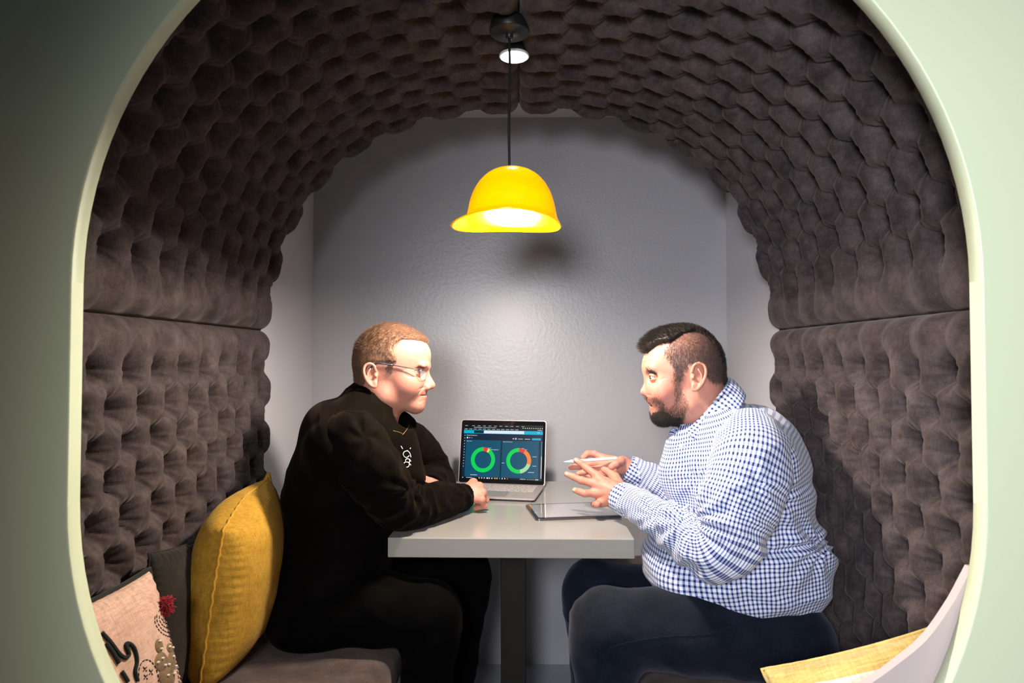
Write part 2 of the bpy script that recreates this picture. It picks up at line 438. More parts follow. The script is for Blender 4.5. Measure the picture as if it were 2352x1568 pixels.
M['frame_metal'] = mat('spectacle metal', (.10, .11, .14), .25, metal=.8)
M['lens'] = mat('spectacle lens', (.8, .85, .9), .03, spec=.6, Alpha=.10)
M['zip'] = mat('brass zip', (.40, .28, .12), .35, metal=.8)
# translucent yellow hard-hat plastic
m = mat('yellow plastic', (.93, .62, .0), .16, spec=.5, coat=.5); nt = m.node_tree; b_ = nt.nodes['Principled BSDF']
tr = N(m, 'ShaderNodeBsdfTranslucent'); tr.inputs[0].default_value = (1.0, .70, .0, 1)
mx = N(m, 'ShaderNodeMixShader'); mx.inputs[0].default_value = .16
nt.links.new(b_.outputs[0], mx.inputs[1]); nt.links.new(tr.outputs[0], mx.inputs[2])
nt.links.new(mx.outputs[0], nt.nodes['Material Output'].inputs[0]); M['helmet'] = m
M['bulb'] = emis('lit bulb', (1.0, .87, .76), 1450)
M['led'] = emis('lit downlight', (1.0, .95, .86), 30)
# ------------------------------------------------------------------ the booth
XS, WX = 0.78, 0.83                    # padded face, side wall
DW = WX * FPX / 476.0                  # back wall
D3 = XS * FPX / 562.0                  # far end of the padding
YN = 1.006                             # near end, behind the front panel
SEAM = CAMZ + 0.11 * XS
SEATZ = 0.435
AP = 0.772; NEXP = 2.4                 # apex above camera level

def struct(o): o['kind'] = 'structure'; return o
struct(box('floor', (0, 1.0, -.02), (5, 4.4, .04), M['floor']))
struct(box('wall_back', (0, DW + .03, 1.13), (2 * WX + .12, .06, 2.34), M['wall']))
struct(box('wall_left', (-WX - .03, (DW + 1.0) / 2, 1.13), (.06, DW - 1.0, 2.34), M['sidewall']))
struct(box('wall_right', (WX + .03, (DW + 1.0) / 2, 1.13), (.06, DW - 1.0, 2.34), M['sidewall']))
struct(box('ceiling', (0, (DW + 1.0) / 2, CAMZ + 557 / FPX * DW + .03), (2 * WX + .12, DW - 1.0, .06), M['sidewall']))

# front panel with its round-ended opening
def stadium(dx=0.0, n=28):
    cx = P(1202, 800, 1.0)[0]; a = 1018 / FPX + dx; zt = P(1202, 650, 1.0)[2]; zb = P(1202, 1150, 1.0)[2]
    bt, bb = 988 / FPX + dx, 958 / FPX + dx; pts = []
    for t in np.linspace(0, np.pi, n * 2): pts.append((cx + a * math.cos(t), zt + bt * math.sin(t)))
    for t in np.linspace(np.pi, 2 * np.pi, n * 2): pts.append((cx + a * math.cos(t), zb + bb * math.sin(t)))
    return pts
bm = bmesh.new(); inn = stadium(); n = len(inn); cxm = P(1202, 800, 1.0)[0]
def outerpt(p):
    d = np.array([p[0] - cxm, p[1] - 1.158]); s = min((1.7) / max(abs(d[0]), 1e-6), (1.6 if d[1] > 0 else 1.157) / max(abs(d[1]), 1e-6))
    return cxm + d[0] * s, 1.158 + d[1] * s
rings = []
b = .0025
for (yy, grow, src) in ((.970, None, 'o'), (.970, b, 'i'), (.9707, b * .3, 'i'), (.9725, 0, 'i'), (.9985, 0, 'i'), (1.0, b, 'i'), (1.0, None, 'o')):
    row = []
    for i in range(n):
        if src == 'o': x, z = outerpt(inn[i])
        else:
            x, z = inn[i]; d = np.array([x - cxm, z - 1.158]); d /= np.linalg.norm(d); x += d[0] * grow; z += d[1] * grow
        row.append(bm.verts.new((x, yy, z)))
    rings.append(row)
for k in range(len(rings) - 1):
    for i in range(n):
        bm.faces.new([rings[k][i], rings[k][(i + 1) % n], rings[k + 1][(i + 1) % n], rings[k + 1][i]])
o = struct(link('wall_front', bm_mesh(bm), M['green'], None, True))
for f in o.data.polygons:
    if f.area > .004: f.use_smooth = False
# pale backing board that shows at the lower right of the opening
cv = [(2224, 1300), (2211, 1325), (2178, 1385), (2122, 1463), (2050, 1523), (1985, 1568), (1900, 1610), (1840, 1640), (1840, 1720), (2300, 1720), (2300, 1300)]
c2 = catmull([P(x, y, 1.012) for x, y in cv[:8]], 8)
lo = [tuple(p) for p in c2] + [tuple(P(x, y, 1.012)) for x, y in cv[8:]]
lo = [(p[0], 1.004, p[2]) for p in lo]; hi = [(p[0], 1.020, p[2]) for p in lo]
struct(prism('trim_1', (lo, hi), M['board']))

# -------- tufted padding
DU, DV = .104, .075
def profile():
    xs = []; 
    t = np.linspace(0, np.pi / 2, 900)
    x = XS * np.abs(np.cos(t)) ** (2 / NEXP); z = AP * np.abs(np.sin(t)) ** (2 / NEXP)
    pts = np.stack([x, z + CAMZ], 1); s = np.concatenate([[0], np.cumsum(np.linalg.norm(np.diff(pts, axis=0), axis=1))])
    return pts, s
PRF, PS = profile()
def prof_at(s):
    """s=0 at camera level, negative below"""
    x = np.interp(s, PS, PRF[:, 0]); z = np.interp(s, PS, PRF[:, 1]); z = np.where(s < 0, CAMZ + s, z); x = np.where(s < 0, XS, x)
    return x, z
S_SEAM = float(np.interp(SEAM, PRF[:, 1], PS)); S_TOP = PS[-1]
def pad(name, sgn, s0, s1, first, rows_dir, dent=None, h=.0038, seed=0, btop=True):
    """first = arclength of first button row; rows_dir +1 rows go up, -1 go down"""
    un = int((D3 - YN) / h); sn = int((s1 - s0) / h)
    U, Sg = np.meshgrid(np.linspace(YN, D3, un), np.linspace(s0, s1, sn), indexing='ij')
    p3 = np.stack([U, Sg, np.full_like(U, seed * 3.3 + 5 * sgn)], -1)
    Uw = U + .006 * noise(p3, 9) + .003 * noise(p3, 30); Sw = Sg + .005 * noise(p3, 9, 7.3)
    a = (D3 - .03 - Uw) / DU; bb = rows_dir * (Sw - first) / DV
    far = s1 if rows_dir > 0 else s0
    nrow = int((rows_dir * (far - first) - .055) / DV)
    over = np.maximum(bb - nrow, 0); bbc = np.clip(bb, 0, nrow)
    p_ = a + bbc / 2; q_ = a - bbc / 2
    e = .62
    H = (np.abs(np.sin(np.pi * p_)) * np.abs(np.sin(np.pi * q_)) + 1e-5) ** e
    # nearest button
    r0 = np.round(bb); best = np.full(U.shape, 9.0); bx = np.zeros_like(U); by = np.zeros_like(U)
    for dr in (-1, 0, 1):
        rr = np.clip(r0 + dr, 0, nrow); off = np.where(rr % 2 == 1, .5, 0); cc = np.round(a - off) + off
        dx = (a - cc) * DU; dy = (bb - rr) * DV; dd = np.hypot(dx, dy); k = dd < best
        best = np.where(k, dd, best); bx = np.where(k, dx, bx); by = np.where(k, dy, by)
    ang = np.arctan2(by, bx)
    cellr = noise(np.stack([np.floor(p_), np.floor(q_), np.full_like(p_, seed)], -1), 1.37, .5)
    near = np.exp(-(best / .034) ** 2)
    d = (.0095 + .012 * near) * (.55 + .45 * sst(.0, .09, D3 - U)) * (1 - H) * (1 + .18 * cellr) + .013 * np.exp(-(best / .013) ** 2) + .030 * np.exp(-(best / .029) ** 2)
    d += (.0020 * np.sin(ang * 9 + 4 * noise(p3, 6)) + .0013 * np.sin(ang * 17 + 3 * cellr)) * np.exp(-((best - .022) / .020) ** 2)
    d += .0016 * noise(p3, 26, 3.1) + .003 * noise(p3, 8, 1.1)
    def rnd(e_, Rr): t = np.clip(1 - e_ / Rr, 0, 1); return Rr * (1 - np.sqrt(np.maximum(1 - t * t, 0)))
    d += rnd(Sg - s0, .045) + rnd(s1 - Sg, .045) + rnd(D3 - U, .040)
    if dent is not None: d += dent(U, prof_at(Sg)[1])
    d = np.minimum(d, .0485)
    x, z = prof_at(Sg); x2, z2 = prof_at(Sg + .002); x1, z1 = prof_at(Sg - .002)
    tx, tz = x2 - x1, z2 - z1; L = np.hypot(tx, tz); nx, nz = tz / L, -tx / L       # outwards
    m_ = Sg < .02; nx = np.where(m_, 1, nx); nz = np.where(m_, 0, nz)
    top = Sg > S_TOP - .004; nx = np.where(top, 0, nx); nz = np.where(top, 1, nz)
    V = np.stack([sgn * (x + nx * d), U, z + nz * d], -1)
    # skirt to the carcass behind, on all borders
    def ring(depth):
        return np.stack([sgn * (x + nx * depth), U, z + nz * depth], -1)
    G = ring(.05)
    full = np.zeros((un + 2, sn + 2, 3)); full[1:-1, 1:-1] = V
    full[0, 1:-1] = G[0]; full[-1, 1:-1] = G[-1]; full[1:-1, 0] = G[:, 0]; full[1:-1, -1] = G[:, -1]
    full[0, 0] = G[0, 0]; full[0, -1] = G[0, -1]; full[-1, 0] = G[-1, 0]; full[-1, -1] = G[-1, -1]
    I = np.arange((un + 2) * (sn + 2)).reshape(un + 2, sn + 2)
    F = np.stack([I[:-1, :-1], I[1:, :-1], I[1:, 1:], I[:-1, 1:]], -1).reshape(-1, 4)
    if sgn < 0: F = F[:, ::-1]
    return link(name, mesh_np(full.reshape(-1, 3), F), M['velvet'])
def dentR(U, z):
    return .026 * np.exp(-(((U - 1.72) / .24) ** 4)) * np.exp(-(((z - .80) / .30) ** 4))
def pad_all():
    for sgn, side, tone in ((-1, 'left', 'brown lit'), (1, 'right', 'grey lit')):
        o = pad('tufted_wall_panel', sgn, SEATZ - .03 - CAMZ, S_SEAM, -.025 + .0, -1, dentR if sgn > 0 else None, seed=1)
        meta(o, {'left': 'lower tufted velvet back panel beside the man in black, behind the cushions',
                 'right': 'lower tufted velvet back panel behind the man in the checked shirt'}[side], 'padding', 'tufted velvet back panels')
        o = pad('tufted_arch_panel', sgn, S_SEAM, S_TOP, S_SEAM + .128, 1, seed=2)
        meta(o, {'left': 'tufted velvet panel arching from the seam up over the man in black',
                 'right': 'tufted velvet panel arching from the seam up over the man in checks'}[side], 'padding', 'tufted velvet arch panels')
pad_all()
# carcass behind the padding: fills the corners between arch and room box
tt = np.linspace(0, np.pi / 2, 40)
def shell(sgn, name):
    arc = [(sgn * (XS + .0515) * abs(math.cos(t)) ** (2 / NEXP), CAMZ + (AP + .0515) * abs(math.sin(t)) ** (2 / NEXP)) for t in tt]
    arc[-1] = (0, arc[-1][1])
    zt = CAMZ + 557 / FPX * DW
    poly = arc + [(0, zt), (sgn * WX, zt), (sgn * WX, CAMZ)]
    struct(prism(name, ([(x, 1.0, z) for x, z in poly], [(x, D3 - .05, z) for x, z in poly]), M['sidewall']))
shell(-1, 'trim_2'); shell(1, 'trim_3')

for sgn in (-1, 1):
    struct(box('trim_%d' % (4 if sgn < 0 else 5), (sgn * (XS + .0475), (YN + D3) / 2 - .01, (SEATZ - .1 + CAMZ) / 2 + .05), (.004, D3 - YN - .06, CAMZ - SEATZ + .2), M['velvet']))
# -------- benches
def bench(sgn, label, SEATZ):
    fx = .305
    r = empty('bench', (sgn * (fx + WX) / 2, (1.0 + DW) / 2, 0)); meta(r, label, 'bench', 'padded benches')
    L = DW - 1.012; yc = (DW + 1.008) / 2
    def loc(x, y, z): return (x - r.location.x, y - r.location.y, z)
    # seat cushion: rounded slab with gentle sag
    nx_, ny_ = 60, 170; hw = (WX - .008 - fx) / 2; xm = (WX - .008 + fx) / 2
    g = S((-hw - .02, -L / 2 - .02, -.09), (hw + .02, L / 2 + .02, .09), .009)
    q = [np.abs(g.X) - (hw - .045), np.abs(g.Y) - (L / 2 - .045), np.abs(g.Z) - (.07 - .045)]
    out = np.sqrt(sum(np.maximum(a, 0) ** 2 for a in q)) + np.minimum(np.maximum(np.maximum(q[0], q[1]), q[2]), 0) - .045
    g.d = out.astype(np.float32); V, F = g.mesh(); V = relax(V, F, 2)
    nn = noise(V, 9, 2.2 * sgn + 5) * .004 + noise(V, 26, 1.3) * .0022; V[:, 2] += nn * (V[:, 2] > 0)
    V[:, 2] += .006 * np.exp(-((V[:, 0]) / .2) ** 2) * (V[:, 2] > 0)
    V[:, 2] -= .012 * np.exp(-((V[:, 1] + L / 2 - .72) / .22) ** 2) * (V[:, 2] > 0)
    V += np.array(loc(sgn * xm, yc, SEATZ - .07))
    link('seat_cushion', mesh_np(V, F), M['velvet_seat'], r)
    b = box('base', loc(sgn * (fx + .03 + WX - .006) / 2, yc, (SEATZ - .142) / 2), (WX - .006 - fx - .03, L, SEATZ - .142), M['sidewall'], r)
    return r
SEATL = .50
bench(-1, 'velvet-cushioned bench under the man in black and the cushions', SEATL)
bench(1, 'velvet-cushioned bench under the man in the checked shirt', SEATZ)

# -------- table
TZ = CAMZ - 411 * 1.63 / FPX
tl = PZ(898, 1229, TZ); trr = PZ(1461, 1237, TZ); 
TXC = (tl[0] + trr[0]) / 2; TW = abs(trr[0] - tl[0]); TYF = 1.63; TYB = 2.385
T = empty('table', (TXC, (TYF + TYB) / 2, 0), (0, 0, R(-.6)))
meta(T, 'grey rectangular table on a dark central post between the two men', 'table')
thick = 45 * 1.63 / FPX
box('tabletop', (0, 0, TZ - thick / 2), (TW, TYB - TYF, thick), M['table'], T, bevel=.0022, seg=2)
box('post', (0, .02, (TZ - thick) / 2 + .006), (.076, .076, TZ - thick - .012), M['black_metal'], T, bevel=.002)
box('base_plate', (0, .02, .006), (.34, .42, .012), M['black_metal'], T, bevel=.003)

# -------- ceiling rose, pendant, downlight
HX, HY, HZ = P(1170, 500, 1.53); HZ = P(1170, 512, 1.53)[2]
zr = CAMZ + AP + .006
pl = empty('pendant_lamp', (HX, HY, 0)); meta(pl, 'pendant lamp made from a yellow hard hat hanging on a black cord', 'lamp')
ztop = P(1168, 388, 1.53)[2]
lathe('ceiling_rose', [(.0, zr + .02), (.046, zr + .02), (.0475, zr + .012), (.0475, zr - .006), (.046, zr - .0085), (.009, zr - .0085), (.009, zr - .018), (.006, zr - .022), (.0, zr - .022)], M['blackplastic'], pl, loc=(0, 0, 0))
cp = catmull([(0, 0, zr - .02), (.001, 0, zr - .12), (-.001, 0, ztop + .1), (.0, 0, ztop - .004)], 10)
tubes('cord', [(cp, .0031, 10)], M['blackplastic'], pl)
# hard hat: shell grid (angle, down the dome) then brim
nA, nR = 96, 30; rimz = HZ - 0.0; domeH = ztop - rimz
def hat(inner):
    V = np.zeros((nR + 7, nA, 3)); off = -.0026 if inner else 0
    for j in range(nA):
        t = 2 * math.pi * j / nA; ct, st = math.cos(t), math.sin(t)
        a, bq = .102 + off, .088 + off
        wav = .007 * math.cos(2 * t) * (-1) - .003 * math.cos(t)
        for i in range(nR):
            u = i / (nR - 1); ph = u * math.pi / 2
            rr = math.sin(ph) ** .74; zz = math.cos(ph) ** 1.05
            rib = .0022 * math.exp(-((st * rr) / .16) ** 2) * (1 - u) * (1 if abs(ct) > 0 else 0)
            x = a * rr * ct * (1 + .03 * u) + .006; y = bq * rr * st * (1 + .03 * u)
            z = rimz + .012 + (domeH - .012 + off + rib) * zz + wav * u * .6
            if u > .9: k = (u - .9) / .1; x += .003 * k * ct; y += .003 * k * st
            V[i, j] = (x, y, z)
        base = V[nR - 1, j].copy(); peak = max(0.0, -ct) ** 2.2
        for i in range(7):
            u = (i + 1) / 7; wdt = .008 + .030 * peak
            V[nR + i, j] = (base[0] + ct * wdt * u, base[1] + st * wdt * u * .8, base[2] - (.012 + .004 * peak) * u + (wav * .4) * u)
    V[..., 2] -= V[..., 1] * .07 * (V[..., 2] < 9)
    return V
A = hat(False); B = hat(True); K = nR + 7
B[nR:, :, 2] -= .0024
V = np.concatenate([A.reshape(-1, 3), B.reshape(-1, 3)]); I = np.arange(K * nA).reshape(K, nA); J = I + K * nA
F = []
for i in range(K - 1):
    for j in range(nA):
        k = (j + 1) % nA
        F.append([I[i, j], I[i + 1, j], I[i + 1, k], I[i, k]]); F.append([J[i, j], J[i, k], J[i + 1, k], J[i + 1, j]])
for j in range(nA):
    k = (j + 1) % nA; F.append([I[K - 1, j], J[K - 1, j], J[K - 1, k], I[K - 1, k]])
link('hard_hat_shade', mesh_np(V, F), M['helmet'], pl)
lathe('bulb_holder', [(.0, ztop - .006), (.017, ztop - .008), (.019, ztop - .05), (.016, ztop - .06), (.0, ztop - .06)], M['white_pl'], pl, n=24)
lathe('bulb', [(.0, rimz + .070), (.013, rimz + .068), (.014, rimz + .058), (.024, rimz + .044), (.030, rimz + .026), (.028, rimz + .010), (.019, rimz - .002), (.0, rimz - .007)], M['bulb'], pl, n=32)
# downlight
q = P(1181, 131, 1.676); dz = CAMZ + AP - .006; q = PZ(1181, 131, dz)
dl = empty('downlight', (q[0], q[1], 0)); meta(dl, 'small round lit downlight in the padded ceiling behind the cord', 'ceiling light')
lathe('housing', [(.0, dz + .006), (.034, dz + .006), (.034, dz + .04), (.0, dz + .04)], M['blackplastic'], dl)
lathe('rim', [(.034, dz + .006), (.038, dz + .005), (.0385, dz + .001), (.0355, dz - .001), (.034, dz + .006)], M['white_pl'], dl)
lathe('lens', [(.0, dz + .0005), (.0350, dz + .0005), (.0350, dz + .004), (.0, dz + .004)], M['led'], dl)
sp_ = bpy.data.lights.new('downlight_light', 'SPOT'); sp_.energy = 9; sp_.color = (1, .94, .88); sp_.spot_size = R(120); sp_.spot_blend = .8; sp_.shadow_soft_size = .03
o_ = bpy.data.objects.new('downlight_light', sp_); COL.objects.link(o_); o_.location = (0, 0, dz - .012); o_.parent = dl
# ------------------------------------------------------------------ people
def pr(a, Y): return P(a[0], a[1], Y)
SK = np.array([.55, .265, .20]); 
def joinmeshes(parts):
    """list of (V,F,tint) -> one"""
    Vs, Fs, Cs, o = [], [], [], 0
    for V, F, C in parts:
        Vs.append(V); Fs.append(F + o); Cs.append(C); o += len(V)
    return np.concatenate(Vs), np.concatenate(Fs), np.concatenate(Cs)
def strands(name, V, Nn, sel, dirfn, lenfn, count, mt, parent, wid=.00035, seed=1, curl=.35, rise=.0, jitter=.22):
    """short tapered hairs, one mesh"""
    rg = np.random.default_rng(seed); idx = np.nonzero(sel)[0]
    idx = rg.choice(idx, count); p = V[idx] + (rg.random((count, 3)) - .5) * .003; n = Nn[idx]
    d = dirfn(p, n); d = d + rg.normal(0, jitter, d.shape); d -= .0 * n; d /= np.linalg.norm(d, axis=1)[:, None]
    L = lenfn(p, idx) * (.7 + .6 * rg.random(count)); p = p + n * rise * rg.random(count)[:, None]
    side = np.cross(d, n); side /= np.linalg.norm(side, axis=1)[:, None] + 1e-9
    b2 = np.cross(side, d)
    out = []; 
    for k, t in enumerate((0, .5, 1.0)):
        c = p + d * (L * t)[:, None] - n * (L * curl * t * t)[:, None] * .5
        wv = wid * (1, .85, .15)[k]
        for a in (0, 2.094, 4.189): out.append(c + side * (math.cos(a) * wv) + b2 * (math.sin(a) * wv))
    VV = np.stack(out, 1).reshape(-1, 3); base = np.arange(count)[:, None] * 9
    F = []
    for k in (0, 1):
        for a in range(3):
            b = (a + 1) % 3; F.append(base + np.array([k * 3 + a, k * 3 + b, k * 3 + 3 + b, k * 3 + 3 + a]))
    F = np.concatenate(F)
    return link(name, mesh_np(VV, F), mt, parent)

def build_head(H):
    """H: landmarks in photo pixels on the head's middle plane, dir = +1 faces right"""
    Y = H['Y']; D = H['dir']; s = Y / FPX              # metres per pixel
    def W(x, y, dy=0.0): p = P(x, y, Y); p[1] += dy; return p
    x0, x1 = H['box'][0], H['box'][2]; lo = P(min(x0, x1), H['box'][3], Y); hi = P(max(x0, x1), H['box'][1], Y)
    g = S((lo[0], Y - .105, lo[2]), (hi[0], Y + .105, hi[2]), .0018)
    c = H['cran']; g.ell(W(c[0], c[1]), (c[2] * s, .077, c[3] * s), 0, rot=H.get('crot', 0))
    for (x, y, rx, ry, rz, rot) in H['masses']: g.ell(W(x, y), (rx * s, ry, rz * s), .030, rot=rot)
    # jaw
    ja, jc = H['jaw'], H['chin']
    for q in (-1, 1):
        g.cone(W(*ja, q * .050), W(*jc, q * .014), .024, .019, .022)
        g.ball(W(*H['cheek'], q * .040), .029, .028)
        b = H['brow']; g.cone(W(b[0] - D * 7, b[1] - 1, q * .044), W(b[0] - D * 4, b[1], q * .014), .0068, .0068, .014)
        e = H['eye']; g.ball(W(e[0] + D * 8, e[1] + 1, q * .033), .0140, .014, 's'); g.ball(W(e[0] + D * 6, e[1] + 1, q * .047), .0085, .014, 's')
    g.ball(W(*jc), .020, .02)
    g.chain([W(*H['nk0']), W(*H['nk1'])], [H['nkr'], H['nkr'] + .006], .03)
    # nose
    nb, nt = H['nasion'], H['nose']
    g.cone(W(nb[0] - D * 7, nb[1] - 3), W(nt[0] - D * 8, nt[1] - 2), .0060, .0085, .010)
    g.ball(W(nt[0] - D * 8, nt[1] - 1), .0092, .006); g.ball(W(nt[0] - D * 17, nt[1] - 6), .011, .012)
    for q in (-1, 1):
        g.ell(W(nt[0] - D * 18, nt[1] + 3, q * .0125), (.0105, .0068, .0085), .006)
        g.ell(W(nt[0] - D * 14, nt[1] + 11, q * .0065), (.006, .0035, .004), .002, 's')
    # mouth
    m = H['mouth']; mg = H.get('gape', 0)
    ul, ll = H['ulip'], H['llip']
    g.ell(W(ul[0] - D * 15, ul[1] - 4), (.016, .026, .012), .010)
    g.cone(W(ul[0] - D * 5, ul[1], -.010), W(ul[0] - D * 5, ul[1], .010), .0052, .0052, .005)
    for q in (-1, 1): g.cone(W(ul[0] - D * 5, ul[1], q * .010), W(m[0], m[1], q * .026), .0050, .0025, .005)
    g.ell(W(ll[0] - D * 13, ll[1] + 4), (.014, .022, .012), .010)
    g.cone(W(ll[0] - D * 4.5, ll[1], -.009), W(ll[0] - D * 4.5, ll[1], .009), .0058, .0058, .004)
    for q in (-1, 1): g.cone(W(ll[0] - D * 6, ll[1], q * .009), W(m[0], m[1] + mg * .3, q * .025), .0055, .0025, .004)
    my = (ul[1] + ll[1]) / 2
    if mg:
        g.ell(W(ul[0] - D * 6, my), (.022, .021, mg * s * .5), .002, 's')
    else: g.ell(W(m[0] + D * 10, my + .6), (.020, .025, .0009), .0012, 's')
    # crease from the nostril
    for q in (-1, 1):
        a = W(nt[0] - D * 23, nt[1] + 2, q * .026); b = W(m[0] - D * 3, m[1] + 1, q * .037)
        g.cone(a, b, .0016, .0012, .007, 's')
    # eyelids
    e = H['eye']
    for q in (-1, 1):
        ec = W(e[0], e[1], q * .031)
        t = S.__new__(S); t.X, t.Y, t.Z = g.X, g.Y, g.Z; t.d = np.full(g.X.shape, 9., np.float32)
        t.ball(ec, .0144, 0); t.ell(ec + np.array([D * .010, q * .003, -.0008]), (.015, .0135, H.get('lid', .0042)), .0012, 's')
        g._comb(t.d, .003, 'u')
        g.ball(ec + np.array([D * .0015, 0, 0]), .0108, 0.0, 's')
    # ears
    ex, ey, eh, er = H['ear']; eh *= s
    for q in (-1, 1):
        cc = W(ex, ey, q * .079); ca, sa = math.cos(er), math.sin(er)
        def E(u, v, o): return cc + np.array([D * (u * ca - v * sa), q * o, u * sa + v * ca])
        g.ell(cc, (.017, .0045, eh * .95), .004, rot=-D * er)
        rim = [E(.014, .012, .004), E(.012, .026, .006), E(.001, .033, .008), E(-.011, .028, .010), E(-.0155, .014, .012), E(-.014, -.002, .011), E(-.009, -.016, .009), E(.000, -.028, .006), E(.008, -.030, .004), E(.010, -.020, .003)]
        sc = eh / .033; rim = [cc + (r - cc) * np.array([sc, 1, sc]) for r in rim]
        cr = catmull(rim, 3); g.chain(list(cr), [.0034] * len(cr), .002)
        g.ell(E(.003 * sc, -.020 * sc, .003), (.0085, .0045, .011), .004)
        g.ell(E(.003, -.003, .0075), (.0085, .0060, .013), .003, 's')
        g.ell(E(-.004, .015, .0085), (.006, .0045, .009), .002, 's')
        g.ball(E(.012, -.002, .004), .0042, .003)
        ah = catmull([E(-.004 * sc, -.020 * sc, .007), E(-.0075 * sc, -.006 * sc, .009), E(-.006 * sc, .008 * sc, .009), E(.002 * sc, .019 * sc, .0075)], 3)
        g.chain(list(ah), [.0024] * len(ah), .002)
    V, F = g.mesh(); V = relax(V, F, 1, .4)
    gx_, gy_ = proj(np.stack([V[:, 0], np.full(len(V), Y), V[:, 2]], 1)); gl_ = np.abs(V[:, 1] - Y); Ng = vnormals(V, F); dsp_ = np.zeros(len(V))
    for (pts, wd, dep, l0, l1) in H.get('grooves', []):
        c_ = catmull([(a, b, 0) for a, b in pts], 6)[:, :2]; dd = np.full(len(V), 99.)
        for a, b in c_: dd = np.minimum(dd, np.hypot(gx_ - a, gy_ - b))
        dsp_ = np.maximum(dsp_, dep * np.exp(-(dd / wd) ** 2) * (gl_ > l0) * (gl_ < l1))
    V = V - Ng * dsp_[:, None]
    px, py = proj(np.stack([V[:, 0], np.full(len(V), Y), V[:, 2]], 1)); lat = np.abs(V[:, 1] - Y)
    C = np.tile(SK, (len(V), 1))
    def blend(wt, col): 
        nonlocal C; C = C * (1 - wt[:, None]) + np.array(col) * wt[:, None]
    dm = lambda x, y, r, l0, l1: np.exp(-(((px - x) ** 2 + (py - y) ** 2) / r ** 2)) * sst(l1, l0, lat)
    blend(.35 * dm(H['cheek'][0] + D * 3, H['cheek'][1], 24, .09, .10), (.60, .20, .15))
    blend(.4 * dm(nt[0] - D * 6, nt[1], 12, .02, .03), (.62, .22, .17))
    blend(.4 * dm(ex, ey, 26, 9, .066) * (lat > .070), (.62, .21, .16))
    for L in (ul, ll):
        wl = np.exp(-((py - L[1]) / (4.2)) ** 4) * sst(m[0] - D * 2, m[0] + D * 4, px) * sst(.028, .022, lat) * (np.abs(px - L[0]) < 26)
        blend(np.clip(.8 * wl, 0, 1), (.48, .15, .125))
    return g, V, F, C, px, py, lat, W, s

def eyes(H, W, parent):
    D = H['dir']; e = H['eye']
    for q in (-1, 1):
        c = W(e[0], e[1], q * .031); bm = bmesh.new()
        bmesh.ops.create_uvsphere(bm, u_segments=24, v_segments=16, radius=.0112)
        bmesh.ops.rotate(bm, cent=(0, 0, 0), matrix=Matrix.Rotation(R(90 * D), 3, 'Y'), verts=bm.verts)
        bmesh.ops.translate(bm, vec=tuple(c + np.array([D * .0012, 0, 0])), verts=bm.verts)
        me = bm_mesh(bm); o = link('eye', me, [M['eye_white'], M['iris']], parent)
        for f in me.polygons:
            n = f.center - Vector(c)
            if n.normalized().dot(Vector((D, H.get('look', 0) , H.get('lookz', -.1))).normalized()) > .82: f.material_index = 1

def hand(fingers, palm, thumb, k=.007, h=.0016, extra=None, pad_=.02, tipcol=True, wrist=None):
    allp = np.array([p for f in fingers for p, _ in f] + [p for p, _ in palm] + [p for p, _ in thumb] + ([p for p, _ in wrist] if wrist else []))
    g = S(allp.min(0) - pad_ - .012, allp.max(0) + pad_ + .012, h)
    for a, b in zip(palm[:-1], palm[1:]): g.cone(a[0], b[0], a[1], b[1], .010)
    if wrist: g.chain([p for p, _ in wrist], [r for _, r in wrist], .012)
    base = wrist[-1][0] if wrist else palm[0][0]
    for f in fingers: g.cone(base + (f[0][0] - base) * .25, f[0][0], .016, f[0][1] * 1.18, .010)
    main = g.d.copy()
    # fingers blend with the palm but not with each other
    tot = main
    for f in fingers + [thumb]:
        if not f: continue
        g.d = np.full(g.X.shape, 9., np.float32)
        g.chain([p for p, _ in f], [r for _, r in f], .002)
        for (p, r) in f[1:-1]: g.ball(p, r * 1.03, .003)
        a = g.d; t = np.clip(.5 + .5 * (main - a) / k, 0, 1); bl = main + (a - main) * t - k * t * (1 - t)
        tot = np.minimum(tot, bl)
    g.d = tot
    if extra: extra(g)
    V, F = g.mesh(); V = relax(V, F, 1, .4)
    C = np.tile(SK * np.array([1.0, .98, .98]), (len(V), 1))
    for f in fingers + [thumb]:
        if not f: continue
        tip = f[-1][0]; d = np.linalg.norm(V - tip, axis=1); wt = np.exp(-(d / .012) ** 2)[:, None] * .45
        C = C * (1 - wt) + np.array([.62, .24, .18]) * wt
        for (p, r) in f[1:-1]:
            d = np.linalg.norm(V - p, axis=1); wt = np.exp(-(d / .008) ** 2)[:, None] * .3; C = C * (1 - wt) + np.array([.58, .23, .17]) * wt
    return V, F, C
def nails(name, fingers, up, parent, r=.0055):
    for f in fingers:
        bm = bmesh.new()
        tip, tr = f[-1]; d = tip - f[-2][0]; d /= np.linalg.norm(d); u = up - d * np.dot(up, d); u /= np.linalg.norm(u)
        s_ = np.cross(d, u); c = tip + u * tr * .80 - d * .001
        b = bmesh.new(); bmesh.ops.create_uvsphere(b, u_segments=14, v_segments=8, radius=1)
        Mx = Matrix(((d[0] * .0068, s_[0] * r, u[0] * .0022, c[0]), (d[1] * .0068, s_[1] * r, u[1] * .0022, c[1]), (d[2] * .0068, s_[2] * r, u[2] * .0022, c[2]), (0, 0, 0, 1)))
        bmesh.ops.transform(b, matrix=Mx, verts=b.verts); t = bpy.data.meshes.new('t'); b.to_mesh(t); b.free(); bm.from_mesh(t)
        link(name, bm_mesh(bm), M['nail'], parent)
M['nail'] = mat('finger nail', (.68, .38, .31), .25)

